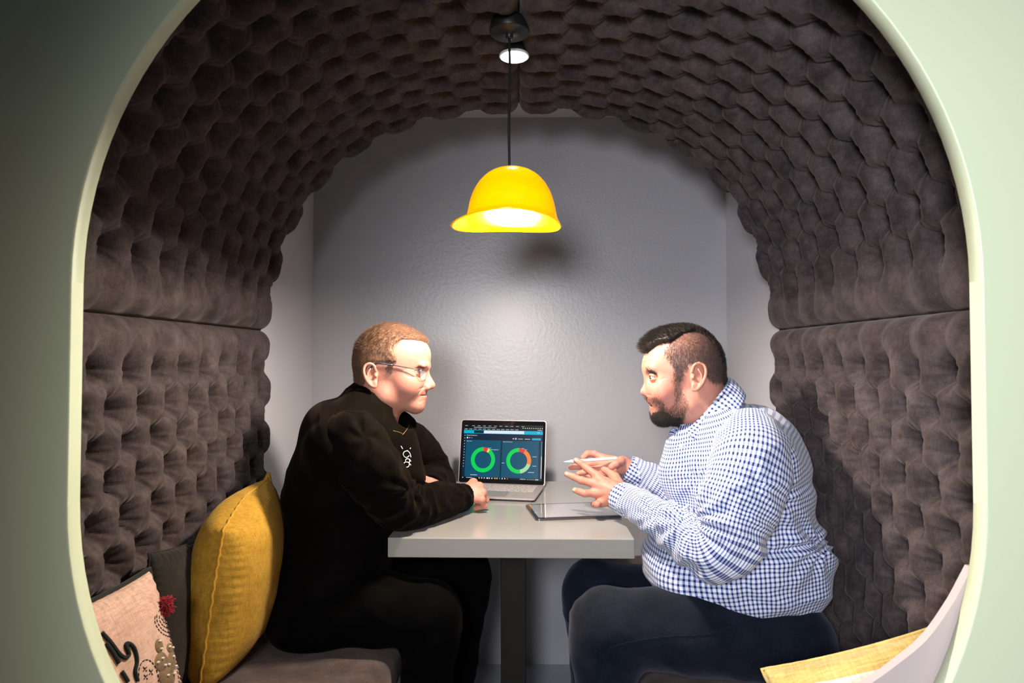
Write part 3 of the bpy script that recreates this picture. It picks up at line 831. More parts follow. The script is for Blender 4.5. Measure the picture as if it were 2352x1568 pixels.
def cloth(name, g, mt, parent, folds=None, uvfn=None, rel=1, period=None):
    V, F = g.mesh(); V = relax(V, F, rel, .5); Nn = vnormals(V, F)
    V0 = V
    if folds is not None:
        global FOLD_F; FOLD_F = F; V = V + Nn * folds(V, Nn)[:, None]
    me = mesh_np(V, F)
    if uvfn is not None:
        u, v = uvfn(V0); Rr = period / (2 * np.pi); a = u / Rr
        ca, sa = smooth_s(F, len(V), np.cos(a), 12), smooth_s(F, len(V), np.sin(a), 12)
        set_uv(me, np.arctan2(sa, ca) * Rr, smooth_s(F, len(V), v, 25), period)
    return link(name, me, mt, parent), V, F
def radial(px, py, Qs):
    r_ = 0
    for (x, y, k, amp, rad, ph) in Qs:
        dx, dy = px - x, py - y; rr = np.hypot(dx, dy); th = np.arctan2(dy, dx); n1 = noise(np.stack([px * .02, py * .02, px * 0 + k], -1), 1.0, k)
        r_ = r_ + amp * (np.cos(k * th + ph + 2.2 * n1) - .15) * np.exp(-(rr / rad) ** 2) * (1 - np.exp(-(rr / (rad * .13)) ** 2))
        r_ = r_ - amp * 1.2 * np.exp(-(rr / (rad * .16)) ** 2)
    return r_
def sleeve_folds(ctrl, L0, amp, elbow_t, seedv, dense=1.0, rads=None):
    def f(V, Nn):
        t, a, L = curve_coords(V, ctrl); t = smooth_s(FOLD_F, len(V), t, 20)
        p = np.stack([np.cos(a) * .9, np.sin(a) * .9, t * 9], -1)
        n1 = noise(p, 1.4, seedv); n2 = noise(p, 3.3, seedv + 4)
        e = np.exp(-((t - elbow_t * L) / (.16 * L + .02)) ** 2); w_ = np.exp(-((t - L) / .05) ** 2) * .6
        ph = t * 150 * dense + 3.0 * np.sin(a + seedv) + 4 * n1
        r = (1 - np.abs(np.sin(ph / 2)) ) ** 1.0 * 2 - 1
        return amp * ((e * 1.0 + w_ * .7 + .22) * r * (.6 + .4 * n1) + .8 * n2 + .5 * n1) * sst(L + .001, L - .02, t) + (radial(*proj(V), rads) if rads else 0)
    return f
def uv_curve(ctrl, Rr, rot=0.0, shear=0.0):
    def f(V):
        t, a, L = curve_coords(V, ctrl); return (a * Rr), t + shear * a
    return f

# ================================================================== man in black (left)
YL = 1.76
HL = dict(Y=YL, dir=1, box=(800, 725, 1012, 985), cran=(897, 822, 80, 75), crot=.0,
    masses=[(925, 845, 56, .064, 66, .05), (936, 812, 48, .056, 34, .0), (925, 890, 44, .057, 46, -.1), (872, 850, 44, .070, 50, 0)],
    jaw=(893, 905), chin=(955, 929), cheek=(943, 883), brow=(984, 841), eye=(963, 853), nasion=(984, 853), nose=(999, 886),
    mouth=(962, 905), ulip=(979, 901), llip=(980, 911), ear=(868, 861, 27, .14), grooves=[([(979, 888), (966, 893), (958, 905)], 2.2, .0014, 0, .05), ([(962, 846), (950, 844), (938, 849)], 1.6, .0010, .02, .07), ([(964, 862), (950, 863), (938, 857)], 1.8, .0010, .02, .07), ([(935, 852), (925, 850)], 1.4, .0007, .04, .08), ([(974, 918), (968, 921), (962, 919)], 2.5, .0012, 0, .03)], nk0=(873, 900), nk1=(856, 965), nkr=.062, lid=.0032, lookz=-.1)
gl, VL, FL, CL, pxl, pyl, latl, WL, sL = build_head(HL)
stub = in_poly(pxl, pyl, [(900, 868), (912, 850), (925, 880), (948, 892), (966, 888), (985, 890), (985, 945), (935, 955), (895, 945), (880, 900)])
n_ = noise(VL, 60) * .5 + .5
wt = (stub * (.16 + .22 * n_))[:, None]; CL = CL * (1 - wt) + np.array([.42, .22, .17]) * wt
NLn = vnormals(VL, FL)
def pL(x, y, Y): return P(x, y, Y)
# near hand: loose fist lying on the table
TZs = TZ
h_w = [(pL(1040, 1146, 1.89), .028), (pL(1066, 1140, 1.905), .027)]
mcps = [pL(1087, 1108, 1.945), pL(1101, 1117, 1.925), pL(1108, 1131, 1.905), pL(1106, 1147, 1.885)]
pal = [(pL(1068, 1136, 1.91), .027), (pL(1084, 1128, 1.922), .026), (pL(1094, 1129, 1.918), .021)]
fg = []
for i, m_ in enumerate(mcps):
    r0 = (.0112, .0110, .0104, .0096)[i]
    pip = m_ + np.array([.016 - .003 * i, .012, -.030 + .003 * i]); pip[2] = max(pip[2], TZs + r0 + .001)
    tip = pip + np.array([-.026, .012, -.010]); tip[2] = max(tip[2], TZs + r0 * .9 + .001)
    fg.append([(m_, r0), (pip, r0 * .88), (tip, r0 * .8)])
th = [(pL(1078, 1120, 1.95), .014), (pL(1086, 1135, 1.975), .011), (pL(1100, 1146, 1.985), .0095)]
V1, F1, C1 = hand(fg, pal, th, wrist=h_w)
V1[:, 2] = np.maximum(V1[:, 2], TZs + .0006)
# far hand, tucked under the near arm
h2 = [(pL(1010, 1122, 1.88), .026), (pL(985, 1118, 1.84), .025)]
fg2 = []
for i in range(4):
    b = pL(962 - 2 * i, 1104 + 9 * i, 1.80 - .008 * i); fg2.append([(b, .0108), (b + np.array([-.03, -.012, -.006]), .0095), (b + np.array([-.05, -.02, -.016]), .0085)])
V2, F2, C2 = hand(fg2, [(pL(982, 1117, 1.835), .023), (pL(966, 1113, 1.81), .022)], [(pL(975, 1103, 1.83), .013), (pL(958, 1098, 1.815), .0105), (pL(946, 1100, 1.805), .009)], wrist=h2)
# inner body, hidden by the clothes, joins head and hands
gb = S((P(600, 800, YL)[0] - .05, 1.42, .05), (P(1120, 800, YL)[0] + .05, 2.16, 1.16), .011)
neck = P(858, 945, YL); chestc = P(800, 1080, YL); belly = P(770, 1260, YL); pel = P(735, 1370, YL)
shN, elN, wrN = P(800, 1010, 1.58), P(925, 1165, 1.70), P(1058, 1142, 1.90)
shF, elF, wrF = P(865, 1000, 1.94), P(998, 1108, 2.03), P(985, 1118, 1.84)
kneeN, ankN = P(985, 1415, 1.66), P(960, 1800, 1.66); kneeF, ankF = P(1062, 1318, 1.90), P(1010, 1640, 1.90)
gb.chain([neck, chestc, belly, pel], [.055, .11, .12, .12], .04)
gb.chain([P(815, 1020, 1.62), P(865, 1095, 1.62), elN, wrN], [.045, .04, .035, .024], .02); gb.chain([P(880, 1015, 1.90), elF, wrF], [.045, .035, .024], .02)
gb.chain([pel + [0, -.09, -.02], kneeN, ankN], [.08, .055, .035], .02); gb.chain([pel + [0, .09, -.02], kneeF, ankF], [.08, .055, .035], .02)
V3, F3 = gb.mesh(); C3 = np.tile(SK, (len(V3), 1))
V, F, C = joinmeshes([(VL, FL, CL), (V1, F1, C1), (V2, F2, C2), (V3, F3, C3)])
me = mesh_np(V, F); set_col(me, C)
manL = link('person', me, M['skin'])
meta(manL, 'person in glasses and black fleece seated left of the table with forearms resting on it', 'person')
eyes(HL, WL, manL)

# fleece: body
g = S((P(590, 800, YL)[0] - .03, 1.43, .38), (P(1000, 800, YL)[0] + .04, 2.10, 1.20), .0065)
def wl(x, y, dy=0): p = P(x, y, YL); p[1] += dy; return p
g.ell(wl(768, 1270), (.150, .185, .20), 0)
g.ell(wl(792, 1120), (.152, .205, .19), .05, rot=.30)
g.ell(wl(800, 1030), (.115, .185, .115), .05, rot=.3)
for q in (-1, 1): g.cone(wl(848, 945, q * .03), wl(810, 1010, q * .165), .070, .072, .045)
g.ell(wl(775, 985), (.085, .12, .07), .05, rot=.5)
g.cone(wl(862, 935), wl(852, 985), .072, .085, .04)
g.cone(wl(905, 1010, 0), wl(915, 1090, 0), .055, .07, .05)
g.cone(wl(742, 1370, -.09), wl(742, 1370, .09), .118, .118, .05)
g.half(wl(740, 1440), (-.15, 0, -1), .01)
g.half(wl(700, 1436), (0, 0, -1), .01)
# neck opening
g.cone(wl(878, 905), wl(868, 962), .066, .064, .004, 's')
g.cone(wl(925, 950), wl(905, 975), .05, .035, .01, 's')
def foldL(V, Nn):
    p = V.copy(); d1 = noise(p @ np.array([[1, 0, .6], [0, .6, 0], [-.9, 0, 1.4]]).T, 7, 3.3); d2 = noise(p, 16, 8)
    r = 1 - np.abs(noise(p @ np.array([[2.2, 0, 2.0], [0, .7, 0], [-.6, 0, .8]]).T, 7, 11)) * 2
    return .006 * d1 + .0022 * d2 + .004 * r
fleece, VfL, FfL = cloth('fleece', g, M['black_fleece'], manL, foldL, rel=2)
def sleeve(name, sh, el, wr, rs, box_h, mt, parent, mid=None, amp=.004, seedv=1., dense=1., uvR=None, cuffcut=True, floor_=None, sh0=None, extra=None, rel=2, rads=None):
    pts = ([sh0] if sh0 is not None else []) + [sh] + ([mid] if mid is not None else []) + [el] + [el + (wr - el) * .5, wr]
    A = np.array(pts); mr = max(rs)
    g = S(A.min(0) - mr - .02, A.max(0) + mr + .02, box_h)
    C = catmull(A, 8); tt_ = np.linspace(0, 1, len(A)); rr = np.interp(np.linspace(0, 1, len(C)), np.linspace(0, 1, len(rs)), rs)
    g.chain(list(C[::2]) + [C[-1]], list(rr[::2]) + [rr[-1]], .008)
    d = (wr - el) / np.linalg.norm(wr - el)
    if extra: extra(g)
    g.half(wr + d * .004, d, .004)
    if cuffcut: g.cone(wr - d * .02, wr + d * .05, rs[-1] - .005, rs[-1] - .003, .002, 's')
    if floor_ is not None: g.half((0, 0, floor_), (0, 0, -1), .006)
    Lr = np.linalg.norm(np.diff(C, axis=0), axis=1); cum = np.concatenate([[0], np.cumsum(Lr)])
    ei = np.argmin(np.linalg.norm(C - el, axis=1)); et = cum[ei] / cum[-1]
    uvf = uv_curve(A, uvR) if uvR else None
    def ff(V, Nn):
        r = sleeve_folds(A, 0, amp, et, seedv, dense, rads)(V, Nn)
        if floor_ is not None: r = r * sst(floor_ + .002, floor_ + .02, V[:, 2])
        return r
    return cloth(name, g, mt, parent, ff, uvf, rel, 2 * np.pi * uvR if uvR else None) + (A,)
up = np.array([0, 0, 1.0])
shN2 = P(812, 1015, 1.60)
sl, Vs1, _, _ = sleeve('sleeve', shN2, elN + [0, 0, .004], P(1066, 1141, 1.905), [.080, .076, .070, .066, .060, .054, .047, .038], .0052, M['black_fleece'], fleece, mid=P(865, 1095, 1.60), amp=.0045, seedv=1.7, dense=.8, floor_=TZ + .001, rads=[(948, 1125, 8, .005, 75, 0), (840, 1000, 5, .003, 120, 1)])
sl2 = sleeve('sleeve', P(875, 1005, 1.90), elF, P(988, 1120, 1.845), [.085, .078, .070, .064, .058, .05, .036], .0055, M['black_fleece'], fleece, mid=P(950, 1035, 2.0), amp=.0036, seedv=4.2, dense=.8, floor_=TZ + .001)
# knitted cuff ribs
def cuff(name, c, d, r, w_, mt, parent, th=.0025):
    d = d / np.linalg.norm(d)
    V, F = tube_np([c - d * w_, c - d * w_ * .9, c - d * w_ * .5, c - d * .002, c, c - d * .001, c - d * w_ * .5, c - d * w_],
                   [r * .98, r + th * .7, r + th, r + th, r + th * .6, r - .001, r - .002, r - .003], 40, cap=False)
    bm = bmesh.new(); vs_ = [bm.verts.new(v) for v in V]
    for f in F: bm.faces.new([vs_[i] for i in f])
    return link(name, bm_mesh(bm), mt, parent)
# collar: a stand-up band, open at the front
def collar(name, ring_lo, ring_hi, mt, parent, th=.004, closed=False, uv=None):
    lo = catmull(ring_lo, 8); hi = catmull(ring_hi, 8); n = len(lo); K = 9; V = []
    c = (lo.mean(0) + hi.mean(0)) / 2
    for side in (1, -1):
        for k in range(K):
            t = k / (K - 1); a = lo + (hi - lo) * t; rad = a - c; rad[:, 2] *= .2; rad /= np.linalg.norm(rad, axis=1)[:, None]
            bul = math.sin(t * math.pi) * .004
            V.append(a + rad * (side * th * (.5 if 0 < k < K - 1 else .35) + bul))
    V = np.array(V); I = np.arange(2 * K * n).reshape(2 * K, n); F = []
    order = list(range(K)) + list(range(2 * K - 1, K - 1, -1))
    for a, b in zip(order, order[1:] + order[:1]):
        for j in range(n - 1): F.append([I[a, j], I[a, j + 1], I[b, j + 1], I[b, j]])
    for j in (0, n - 1):
        for k in range(K - 1): F.append([I[k, j], I[k + 1, j], I[K + k + 1, j], I[K + k, j]])
    me = mesh_np(V.reshape(-1, 3), F)
    o = link(name, me, mt, parent)
    bm = bmesh.new(); bm.from_mesh(me); bmesh.ops.recalc_face_normals(bm, faces=bm.faces); bm.to_mesh(me); bm.free()
    if uv:
        L = np.concatenate([[0], np.cumsum(np.linalg.norm(np.diff(lo, axis=0), axis=1))]); hgt = np.linalg.norm(hi - lo, axis=1)
        u = np.tile(L, 2 * K); v = np.concatenate([hgt * k / (K - 1) for k in range(K)] * 2); 
        set_uv(me, u, v, 1e6)
    return o
# left man's collar, from the front opening round the nape
cl_lo = [wl(922, 1000, -.010), wl(905, 985, -.040), wl(880, 962, -.064), wl(845, 935, -.066), wl(822, 915, -.04), wl(814, 908, 0), wl(822, 915, .04), wl(845, 935, .066), wl(885, 955, .066), wl(925, 968, .050), wl(948, 985, .030)]
cl_hi = [wl(905, 968, -.016), wl(884, 950, -.048), wl(864, 925, -.066), wl(842, 900, -.064), wl(828, 880, -.04), wl(822, 872, 0), wl(828, 880, .04), wl(846, 902, .064), wl(885, 930, .066), wl(925, 950, .050), wl(945, 962, .026)]
collar('collar', cl_lo, cl_hi, M['black_fleece'], fleece, th=.007)
# zip and chest emblem laid on the fleece
def surf(bv, px, py, off=.0012):
    o = Vector(CP); d = Vector(ray(px, py)).normalized(); loc, nn, i, dist = bv.ray_cast(o, d)
    return None if loc is None else np.array(loc - d * off)
def bvh_of(o):
    dg = o.data; return BVHTree.FromPolygons([v.co for v in dg.vertices], [tuple(p.vertices) for p in dg.polygons])
bvL = bvh_of(fleece)
def decal(name, strokes, bv, mt, parent, r):
    sp = []
    for st in strokes:
        pts = catmull([(x, y, 0) for x, y in st], 6); q = [surf(bv, a[0], a[1]) for a in pts]; q = [a for a in q if a is not None]
        if len(q) > 2: sp.append((np.array(q), r, 6))
    return tubes(name, sp, mt, parent) if sp else None
decal('zip', [[(903, 989), (912, 991), (921, 994), (925, 998)], [(925, 998), (935, 985), (944, 968)]], bvL, M['zip'], fleece, .0010)
decal('chest_emblem', [[(936, 1035), (929, 1037), (926, 1043), (929, 1049), (935, 1050), (940, 1046)], [(935, 1034), (941, 1040), (944, 1050)], [(931, 1059), (933, 1054), (939, 1054), (941, 1060), (937, 1062)], [(941, 1055), (944, 1059)],
     [(944, 1068), (938, 1062), (931, 1061), (927, 1066), (930, 1072), (937, 1072), (940, 1067), (939, 1061)], [(921, 1024), (925, 1031)], [(943, 1028), (942, 1031)]], bvL, M['white_pl'], fleece, .0011)

# trousers
def trousers(name, hips, hr, legs, mt, parent, lo, hi, h=.0075, seedv=0, extra=None):
    g = S(lo, hi, h)
    g.cone(*hips, hr, hr, 0)
    for k, (pts, rad) in enumerate(legs):
        tt_ = S.__new__(S); tt_.X, tt_.Y, tt_.Z = g.X, g.Y, g.Z; tt_.d = np.full(g.X.shape, 9., np.float32)
        tt_.chain(pts, rad, .03); g._comb(tt_.d, .03, 'u')
    if extra: extra(g)
    def ff(V, Nn):
        p = V; a = noise(p @ np.array([[2.4, 0, 1.8], [0, .8, 0], [-.7, 0, 1]]).T, 6, seedv); 
        return .0035 * a + .0025 * (1 - 2 * np.abs(noise(p @ np.array([[1.8, 0, 2.4], [0, .8, 0], [-.7, 0, .7]]).T, 9, seedv + 3))) + .001 * noise(p, 30)
    return cloth(name, g, mt, parent, ff, rel=2)
def shoe(ank, D, parent):
    g = S((ank[0] - .16, ank[1] - .07, -.005), (ank[0] + .24, ank[1] + .07, .16) if D > 0 else (ank[0] + .16, ank[1] + .07, .16), .006)
    if D < 0: g = S((ank[0] - .24, ank[1] - .07, -.005), (ank[0] + .12, ank[1] + .07, .16), .006)
    g.cone((ank[0] - D * .03, ank[1], .05), (ank[0] - D * .03, ank[1], .12), .042, .040, 0)
    g.cone((ank[0] - D * .04, ank[1], .04), (ank[0] + D * .17, ank[1], .032), .038, .034, .03); g.cone((ank[0] + D * .09, ank[1], .035), (ank[0] + D * .17, ank[1], .032), .044, .038, .02)
    g.half((0, 0, .0), (0, 0, -1), .003); V, F = g.mesh()
    return link('shoe', mesh_np(relax(V, F, 1), F), M['blackplastic'], parent)
hipN, hipF = wl(752, 1375, -.10), wl(752, 1375, .10)
ankN = np.array([kneeN[0] - .035, kneeN[1], .10]); ankF = np.array([kneeF[0] - .05, kneeF[1], .10])
trousers('trousers', (hipN, hipF), .105, [([hipN, P(860, 1400, 1.66), kneeN, kneeN + [.0, 0, -.06], ankN], [.11, .093, .078, .072, .055]), ([hipF, P(880, 1360, 1.88), kneeF, kneeF + [.0, 0, -.06], ankF], [.11, .093, .078, .072, .055])],
         M['black_trouser'], manL, (P(600, 1300, YL)[0] - .06, 1.45, .06), (P(1110, 1300, YL)[0] + .10, 2.12, .76), seedv=2.2, extra=lambda g: g._comb(np.maximum(g.X + .298, g.Z - SEATL - .003), .02, 's'))
shoe(ankN, 1, manL); shoe(ankF, 1, manL)

# hair
hairL = [(988, 797), (986, 791), (971, 784), (952, 782), (933, 782), (921, 790), (914, 801), (921, 816), (924, 829), (914, 836), (913, 854), (903, 852), (895, 842), (880, 833), (862, 834), (855, 850), (853, 872), (845, 886), (832, 884), (812, 872), (795, 850), (795, 720), (960, 720), (1010, 780)]
selL = in_poly(pxl, pyl, hairL) & (latl < .0835) & (pyl < 890)
selL &= ~((latl > .0775) & (pyl > 832))
def haircap(name, V, F, sel, mt, parent, thick, nfreq=120, namp=.0012):
    sf = sel[F].all(1); FF = F[sf]; used = np.unique(FF); remap = np.full(len(V), -1); remap[used] = np.arange(len(used))
    Nn = vnormals(V, F)[used]; VV = V[used]; cnt = np.zeros(len(V)); 
    for k in range(4): np.add.at(cnt, F[~sf][:, k], 1)
    edge = cnt[used] > 0
    # distance-like falloff from the hairline
    w_ = np.where(edge, 0., 1.)
    G = remap[FF]
    for _ in range(5):
        A = np.zeros(len(VV)); c = np.zeros(len(VV))
        for k in range(4): np.add.at(A, G[:, k], w_[G[:, (k + 1) % 4]] + w_[G[:, (k - 1) % 4]]); np.add.at(c, G[:, k], 2)
        w_ = np.where(edge, 0, A / np.maximum(c, 1))
    th = thick(VV) if callable(thick) else thick
    VV = VV + Nn * ((th + namp * noise(VV, nfreq)) * w_ + .0002 * (w_ > 0) - .0008 * (w_ <= 0))[:, None]
    return link(name, mesh_np(VV, G), mt, parent), VV, G
capL, VcL, GcL = haircap('hair', VL, FL, selL & ~((pyl > 834 + 5 * noise(VL, 150)) & (pxl > 897 + 4 * noise(VL, 130))), M['hair_ginger'], manL, .0048)
NcL = vnormals(VcL, GcL)
jit = rng.normal(0, 2.2, (2, len(pxl)))
def combL(p, n):
    px, py = proj(np.stack([p[:, 0], np.full(len(p), YL), p[:, 2]], 1))
    top = sst(815, 770, py)[:, None]
    d = top * np.array([.75, 0, .28]) + (1 - top) * np.array([-.25, 0, -.85]); q = n * .40; d = d - n * (d * n).sum(1)[:, None] + q
    return d
sb = selL & (pyl > 822) & (pxl > 890)
sb_o = strands('sideburn', VL, NLn, sb, lambda p, n: np.array([.05, 0, -.9]) + 0 * p + n * .2, lambda p, i: .006 + 0 * p[:, 0], 1500, M['hair_ginger'], capL, wid=.00022, seed=33)
strands('hair_strands', VcL, NcL, np.ones(len(VcL), bool), combL, lambda p, i: .0075 + .004 * sst(812, 760, proj(p)[1]), 15000, M['hair_ginger'], capL, wid=.00026, seed=3, jitter=.13)
brow = in_poly(pxl, pyl, [(966, 838), (974, 834), (984, 835), (987, 842), (976, 841), (966, 844)]) & (latl < .05) & (latl > .010)
for q_ in (-1, 1): strands('eyebrow', VL, NLn, brow & ((VL[:, 1] - YL) * q_ > 0), lambda p, n: np.array([-.6, 0, .25]) + 0 * p + n * .15, lambda p, i: .005 + 0 * p[:, 0], 130, M['hair_ginger'], manL, wid=.0003, seed=5)
selS = stub & (latl < .08)
strands('stubble', VL, NLn, selS, lambda p, n: np.array([.1, 0, -.5]) + 0 * p + n * .9, lambda p, i: .0011 + 0 * p[:, 0], 3500, M['hair_grey'], manL, wid=.00012, seed=6)

# glasses
gx = P(978, 858, YL)[0]
G = empty('eyeglasses', (0, 0, 0)); G.parent = manL
def lens_ring(q):
    pts = []
    for t in np.linspace(0, 2 * np.pi, 40, endpoint=False):
        cu, sv = math.cos(t), math.sin(t); n4 = (abs(cu) ** 2.6 + abs(sv) ** 2.6) ** (-1 / 2.6)
        y = q * .033 + cu * n4 * .0255; z = sv * n4 * .0165
        c = P(977, 858, YL); pts.append((c[0] + .002 - .21 * abs(y) + .004, YL + y, c[2] + z - .12 * 0))
    return np.array(pts)
specs = []
for q in (-1, 1):
    rg_ = lens_ring(q); up_ = [p for p in rg_ if p[2] > P(977, 857, YL)[2] - .002]
    up_ = sorted(up_, key=lambda p: p[1]); specs.append((np.array(up_), .0014, 8)); specs.append((rg_, .00045, 6, True))
    bm = bmesh.new(); c = rg_.mean(0); cv_ = [bm.verts.new(p) for p in rg_]; cb = [bm.verts.new(p + np.array([.0012, 0, 0])) for p in rg_]
    bm.faces.new(cv_); bm.faces.new(cb[::-1])
    for i in range(40): bm.faces.new([cv_[i], cv_[(i + 1) % 40], cb[(i + 1) % 40], cb[i]])
    link('lens', bm_mesh(bm), M['lens'], G)
    a = np.array([rg_[:, 0].min(), YL + q * .0595, P(977, 848, YL)[2]]); hinge = a + [.0, q * .006, .001]
    e1 = WL(900, 835, q * .083); e2 = WL(880, 834, q * .084); e3 = WL(864, 846, q * .082)
    tp = catmull([a, hinge + [-.006, q * .004, 0], WL(935, 841, q * .0765), e1, e2, e3], 6)
    V_, F_ = tube_np(tp, .0013, 8); 
    tubes('temple', [(tp[:-8], .0013, 8), (tp[-16:], .0021, 8)], M['frame_metal'], G)
br = lens_ring(1); specs.append((catmull([(gx + .002, YL - .0085, P(977, 850, YL)[2]), (gx + .005, YL, P(977, 848, YL)[2]), (gx + .002, YL + .0085, P(977, 850, YL)[2])], 6), .0012, 8))
tubes('rim', specs, M['frame_metal'], G)
# ================================================================== man in checked shirt (right)
YR = 1.72
HR = dict(Y=YR, dir=-1, box=(1455, 730, 1690, 1000), cran=(1571, 832, 84, 80), crot=0.12,
    masses=[(1528, 865, 46, .062, 66, .16), (1538, 920, 44, .060, 46, .1), (1592, 860, 56, .070, 56, 0), (1504, 832, 20, .050, 26, .1)],
    jaw=(1572, 925), chin=(1522, 951), cheek=(1512, 898), brow=(1484, 846), eye=(1497, 865), nasion=(1489, 866), nose=(1472, 901),
    mouth=(1513, 928), ulip=(1490, 920), llip=(1495, 938), gape=9, ear=(1583, 864, 31, .10), grooves=[([(1478, 816), (1488, 812), (1502, 815)], 1.5, .0011, 0, .05), ([(1476, 824), (1488, 819), (1504, 822)], 1.5, .0012, 0, .05), ([(1477, 832), (1489, 827), (1505, 830)], 1.5, .0010, 0, .05), ([(1500, 872), (1508, 868), (1516, 866)], 1.4, .0009, .02, .07), ([(1494, 874), (1500, 880), (1508, 882)], 2, .0010, .01, .06), ([(1484, 905), (1495, 910), (1502, 922), (1508, 930)], 2.2, .0014, .01, .05)], nk0=(1600, 905), nk1=(1632, 975), nkr=.070, lid=.0040, lookz=-.12)
gr, VR, FR, CR, pxr, pyr, latr, WR, sR = build_head(HR)
NRn = vnormals(VR, FR)
beardP = [(1533, 868), (1546, 872), (1553, 892), (1563, 921), (1561, 950), (1560, 972), (1545, 988), (1512, 984), (1496, 968), (1500, 946), (1507, 937), (1507, 926), (1494, 919), (1486, 912), (1496, 908), (1510, 919), (1524, 938), (1537, 921), (1535, 892)]
jx = rng.normal(0, 2.6, (2, len(pxr))); bdm = in_poly(pxr + jx[0], pyr + jx[1], beardP) & (latr < .078)
hairP = [(1470, 808), (1485, 810), (1496, 800), (1506, 793), (1524, 788), (1524, 795), (1515, 808), (1519, 822), (1533, 844), (1535, 858), (1538, 874), (1550, 874), (1555, 850), (1569, 836), (1580, 831), (1596, 838), (1605, 858), (1610, 872), (1624, 878), (1650, 876), (1690, 872), (1700, 720), (1455, 720)]
hm = in_poly(pxr, pyr, hairP) & ~((latr > .0775) & (pyr > 834))
topP = [(1455, 808), (1486, 810), (1500, 797), (1530, 788), (1560, 768), (1590, 762), (1618, 775), (1636, 800), (1645, 835), (1655, 868), (1700, 880), (1700, 720), (1455, 720)]
tm = hm & (in_poly(pxr, pyr, topP) | (latr < .035))
hs = in_poly(pxr + jx[0], pyr + jx[1], hairP) & ~((latr > .0775) & (pyr > 834)); side = hs & ~tm
n_ = noise(VR, 220) * .5 + .5
def tintR(mask, a, b, col):
    global CR
    w_ = (mask * (a + b * n_))[:, None]; CR = CR * (1 - w_) + np.array(col) * w_
tintR(side, .66, .20, (.085, .055, .048)); tintR(tm, .9, .1, (.03, .02, .018)); tintR(bdm, .22, .22, (.12, .07, .055))
# far and near hands
q = lambda zx, zy, Y: P(1180 + zx / 5.6, 1000 + zy / 5.6, Y)
wrist_n = [(q(1420, 800, 1.80), .030), (q(1330, 760, 1.815), .030)]
fN = [[(q(1075, 525, 1.845), .0115), (q(930, 410, 1.865), .0098), (q(860, 355, 1.872), .0090), (q(802, 318, 1.878), .0082)],
      [(q(1040, 615, 1.830), .0118), (q(868, 575, 1.835), .0103), (q(770, 532, 1.842), .0092), (q(683, 495, 1.850), .0083)],
      [(q(1055, 735, 1.822), .0112), (q(912, 742, 1.815), .0100), (q(850, 722, 1.822), .0090), (q(790, 702, 1.832), .0082)],
      [(q(1120, 850, 1.820), .0100), (q(1070, 885, 1.800), .0090), (q(1045, 888, 1.815), .0082), (q(1022, 885, 1.832), .0075)]]
palN = [(q(1260, 700, 1.825), .026), (q(1190, 660, 1.835), .023), (q(1130, 640, 1.838), .019)]
thN = [(q(1340, 640, 1.845), .020), (q(1300, 540, 1.870), .0145), (q(1230, 470, 1.890), .0115), (q(1160, 440, 1.900), .0095)]
def exN(g):
    g.cone(q(1300, 800, 1.82), q(1130, 850, 1.825), .024, .013, .012)
    for f in fN: g.cone(q(1300, 720, 1.80), f[0][0] + [0, -.004, 0], .004, .0035, .012)
V1, F1, C1 = hand(fN, palN, thN, wrist=wrist_n, extra=exN)
wrist_f = [(q(1520, 420, 1.945), .026), (q(1440, 400, 1.935), .025)]
fF = [[(q(1140, 290, 1.955), .0112), (q(1040, 235, 1.965), .0100), (q(950, 232, 1.962), .0095), (q(893, 285, 1.945), .0085)],
      [(q(1130, 350, 1.950), .0112), (q(980, 360, 1.945), .0100), (q(850, 395, 1.938), .0092), (q(738, 408, 1.932), .0082)],
      [(q(1145, 420, 1.945), .0106), (q(1000, 445, 1.935), .0096), (q(900, 470, 1.925), .0088), (q(835, 490, 1.920), .0080)],
      [(q(1180, 480, 1.935), .0096), (q(1060, 520, 1.920), .0086), (q(980, 535, 1.912), .0080), (q(915, 545, 1.905), .0072)]]
palF = [(q(1360, 380, 1.940), .023), (q(1260, 360, 1.950), .021), (q(1180, 370, 1.955), .018)]
thF = [(q(1400, 340, 1.930), .018), (q(1370, 330, 1.910), .0125), (q(1310, 365, 1.893), .0110), (q(1258, 402, 1.885), .0095)]
V2, F2, C2 = hand(fF, palF, thF, wrist=wrist_f)
def wr_(x, y, dy=0): p = P(x, y, YR); p[1] += dy; return p
gb = S((.22, 1.40, .05), (.80, 2.10, 1.14), .011)
rshN, relN, rwrN = P(1735, 1060, 1.50), P(1648, 1262, 1.49), P(1425, 1143, 1.805)
rshF, relF, rwrF = P(1660, 1060, 1.90), P(1570, 1150, 1.93), P(1446, 1075, 1.935)
rkN, rkF = P(1392, 1440, 1.62), P(1362, 1356, 1.88)
gb.chain([wr_(1625, 960), wr_(1690, 1110), wr_(1705, 1290), wr_(1770, 1420)], [.05, .12, .14, .09], .04)
gb.chain([rshN + [0, .08, 0], relN + [0, .02, 0], rwrN], [.04, .035, .024], .02); gb.chain([rshF + [0, -.05, -.02], relF, rwrF], [.04, .035, .024], .02)
rhN, rhF = wr_(1775, 1437, -.10), wr_(1775, 1437, .10)
raN, raF = np.array([rkN[0] - .0, rkN[1], .10]), np.array([rkF[0] + .01, rkF[1], .10])
gb.chain([rhN, rkN, raN], [.06, .055, .035], .02); gb.chain([rhF, rkF, raF], [.06, .055, .035], .02)
V3, F3 = gb.mesh()
V, F, C = joinmeshes([(VR, FR, CR), (V1, F1, C1), (V2, F2, C2), (V3, F3, np.tile(SK, (len(V3), 1)))])
me = mesh_np(V, F); set_col(me, C)
manR = link('person', me, M['skin'])
meta(manR, 'bearded person in blue checked shirt seated right of the table, hands raised with a stylus', 'person')
eyes(HR, WR, manR)
nails('fingernail', fN[:3], np.array([-.2, -1.0, .25]), manR, .0050)

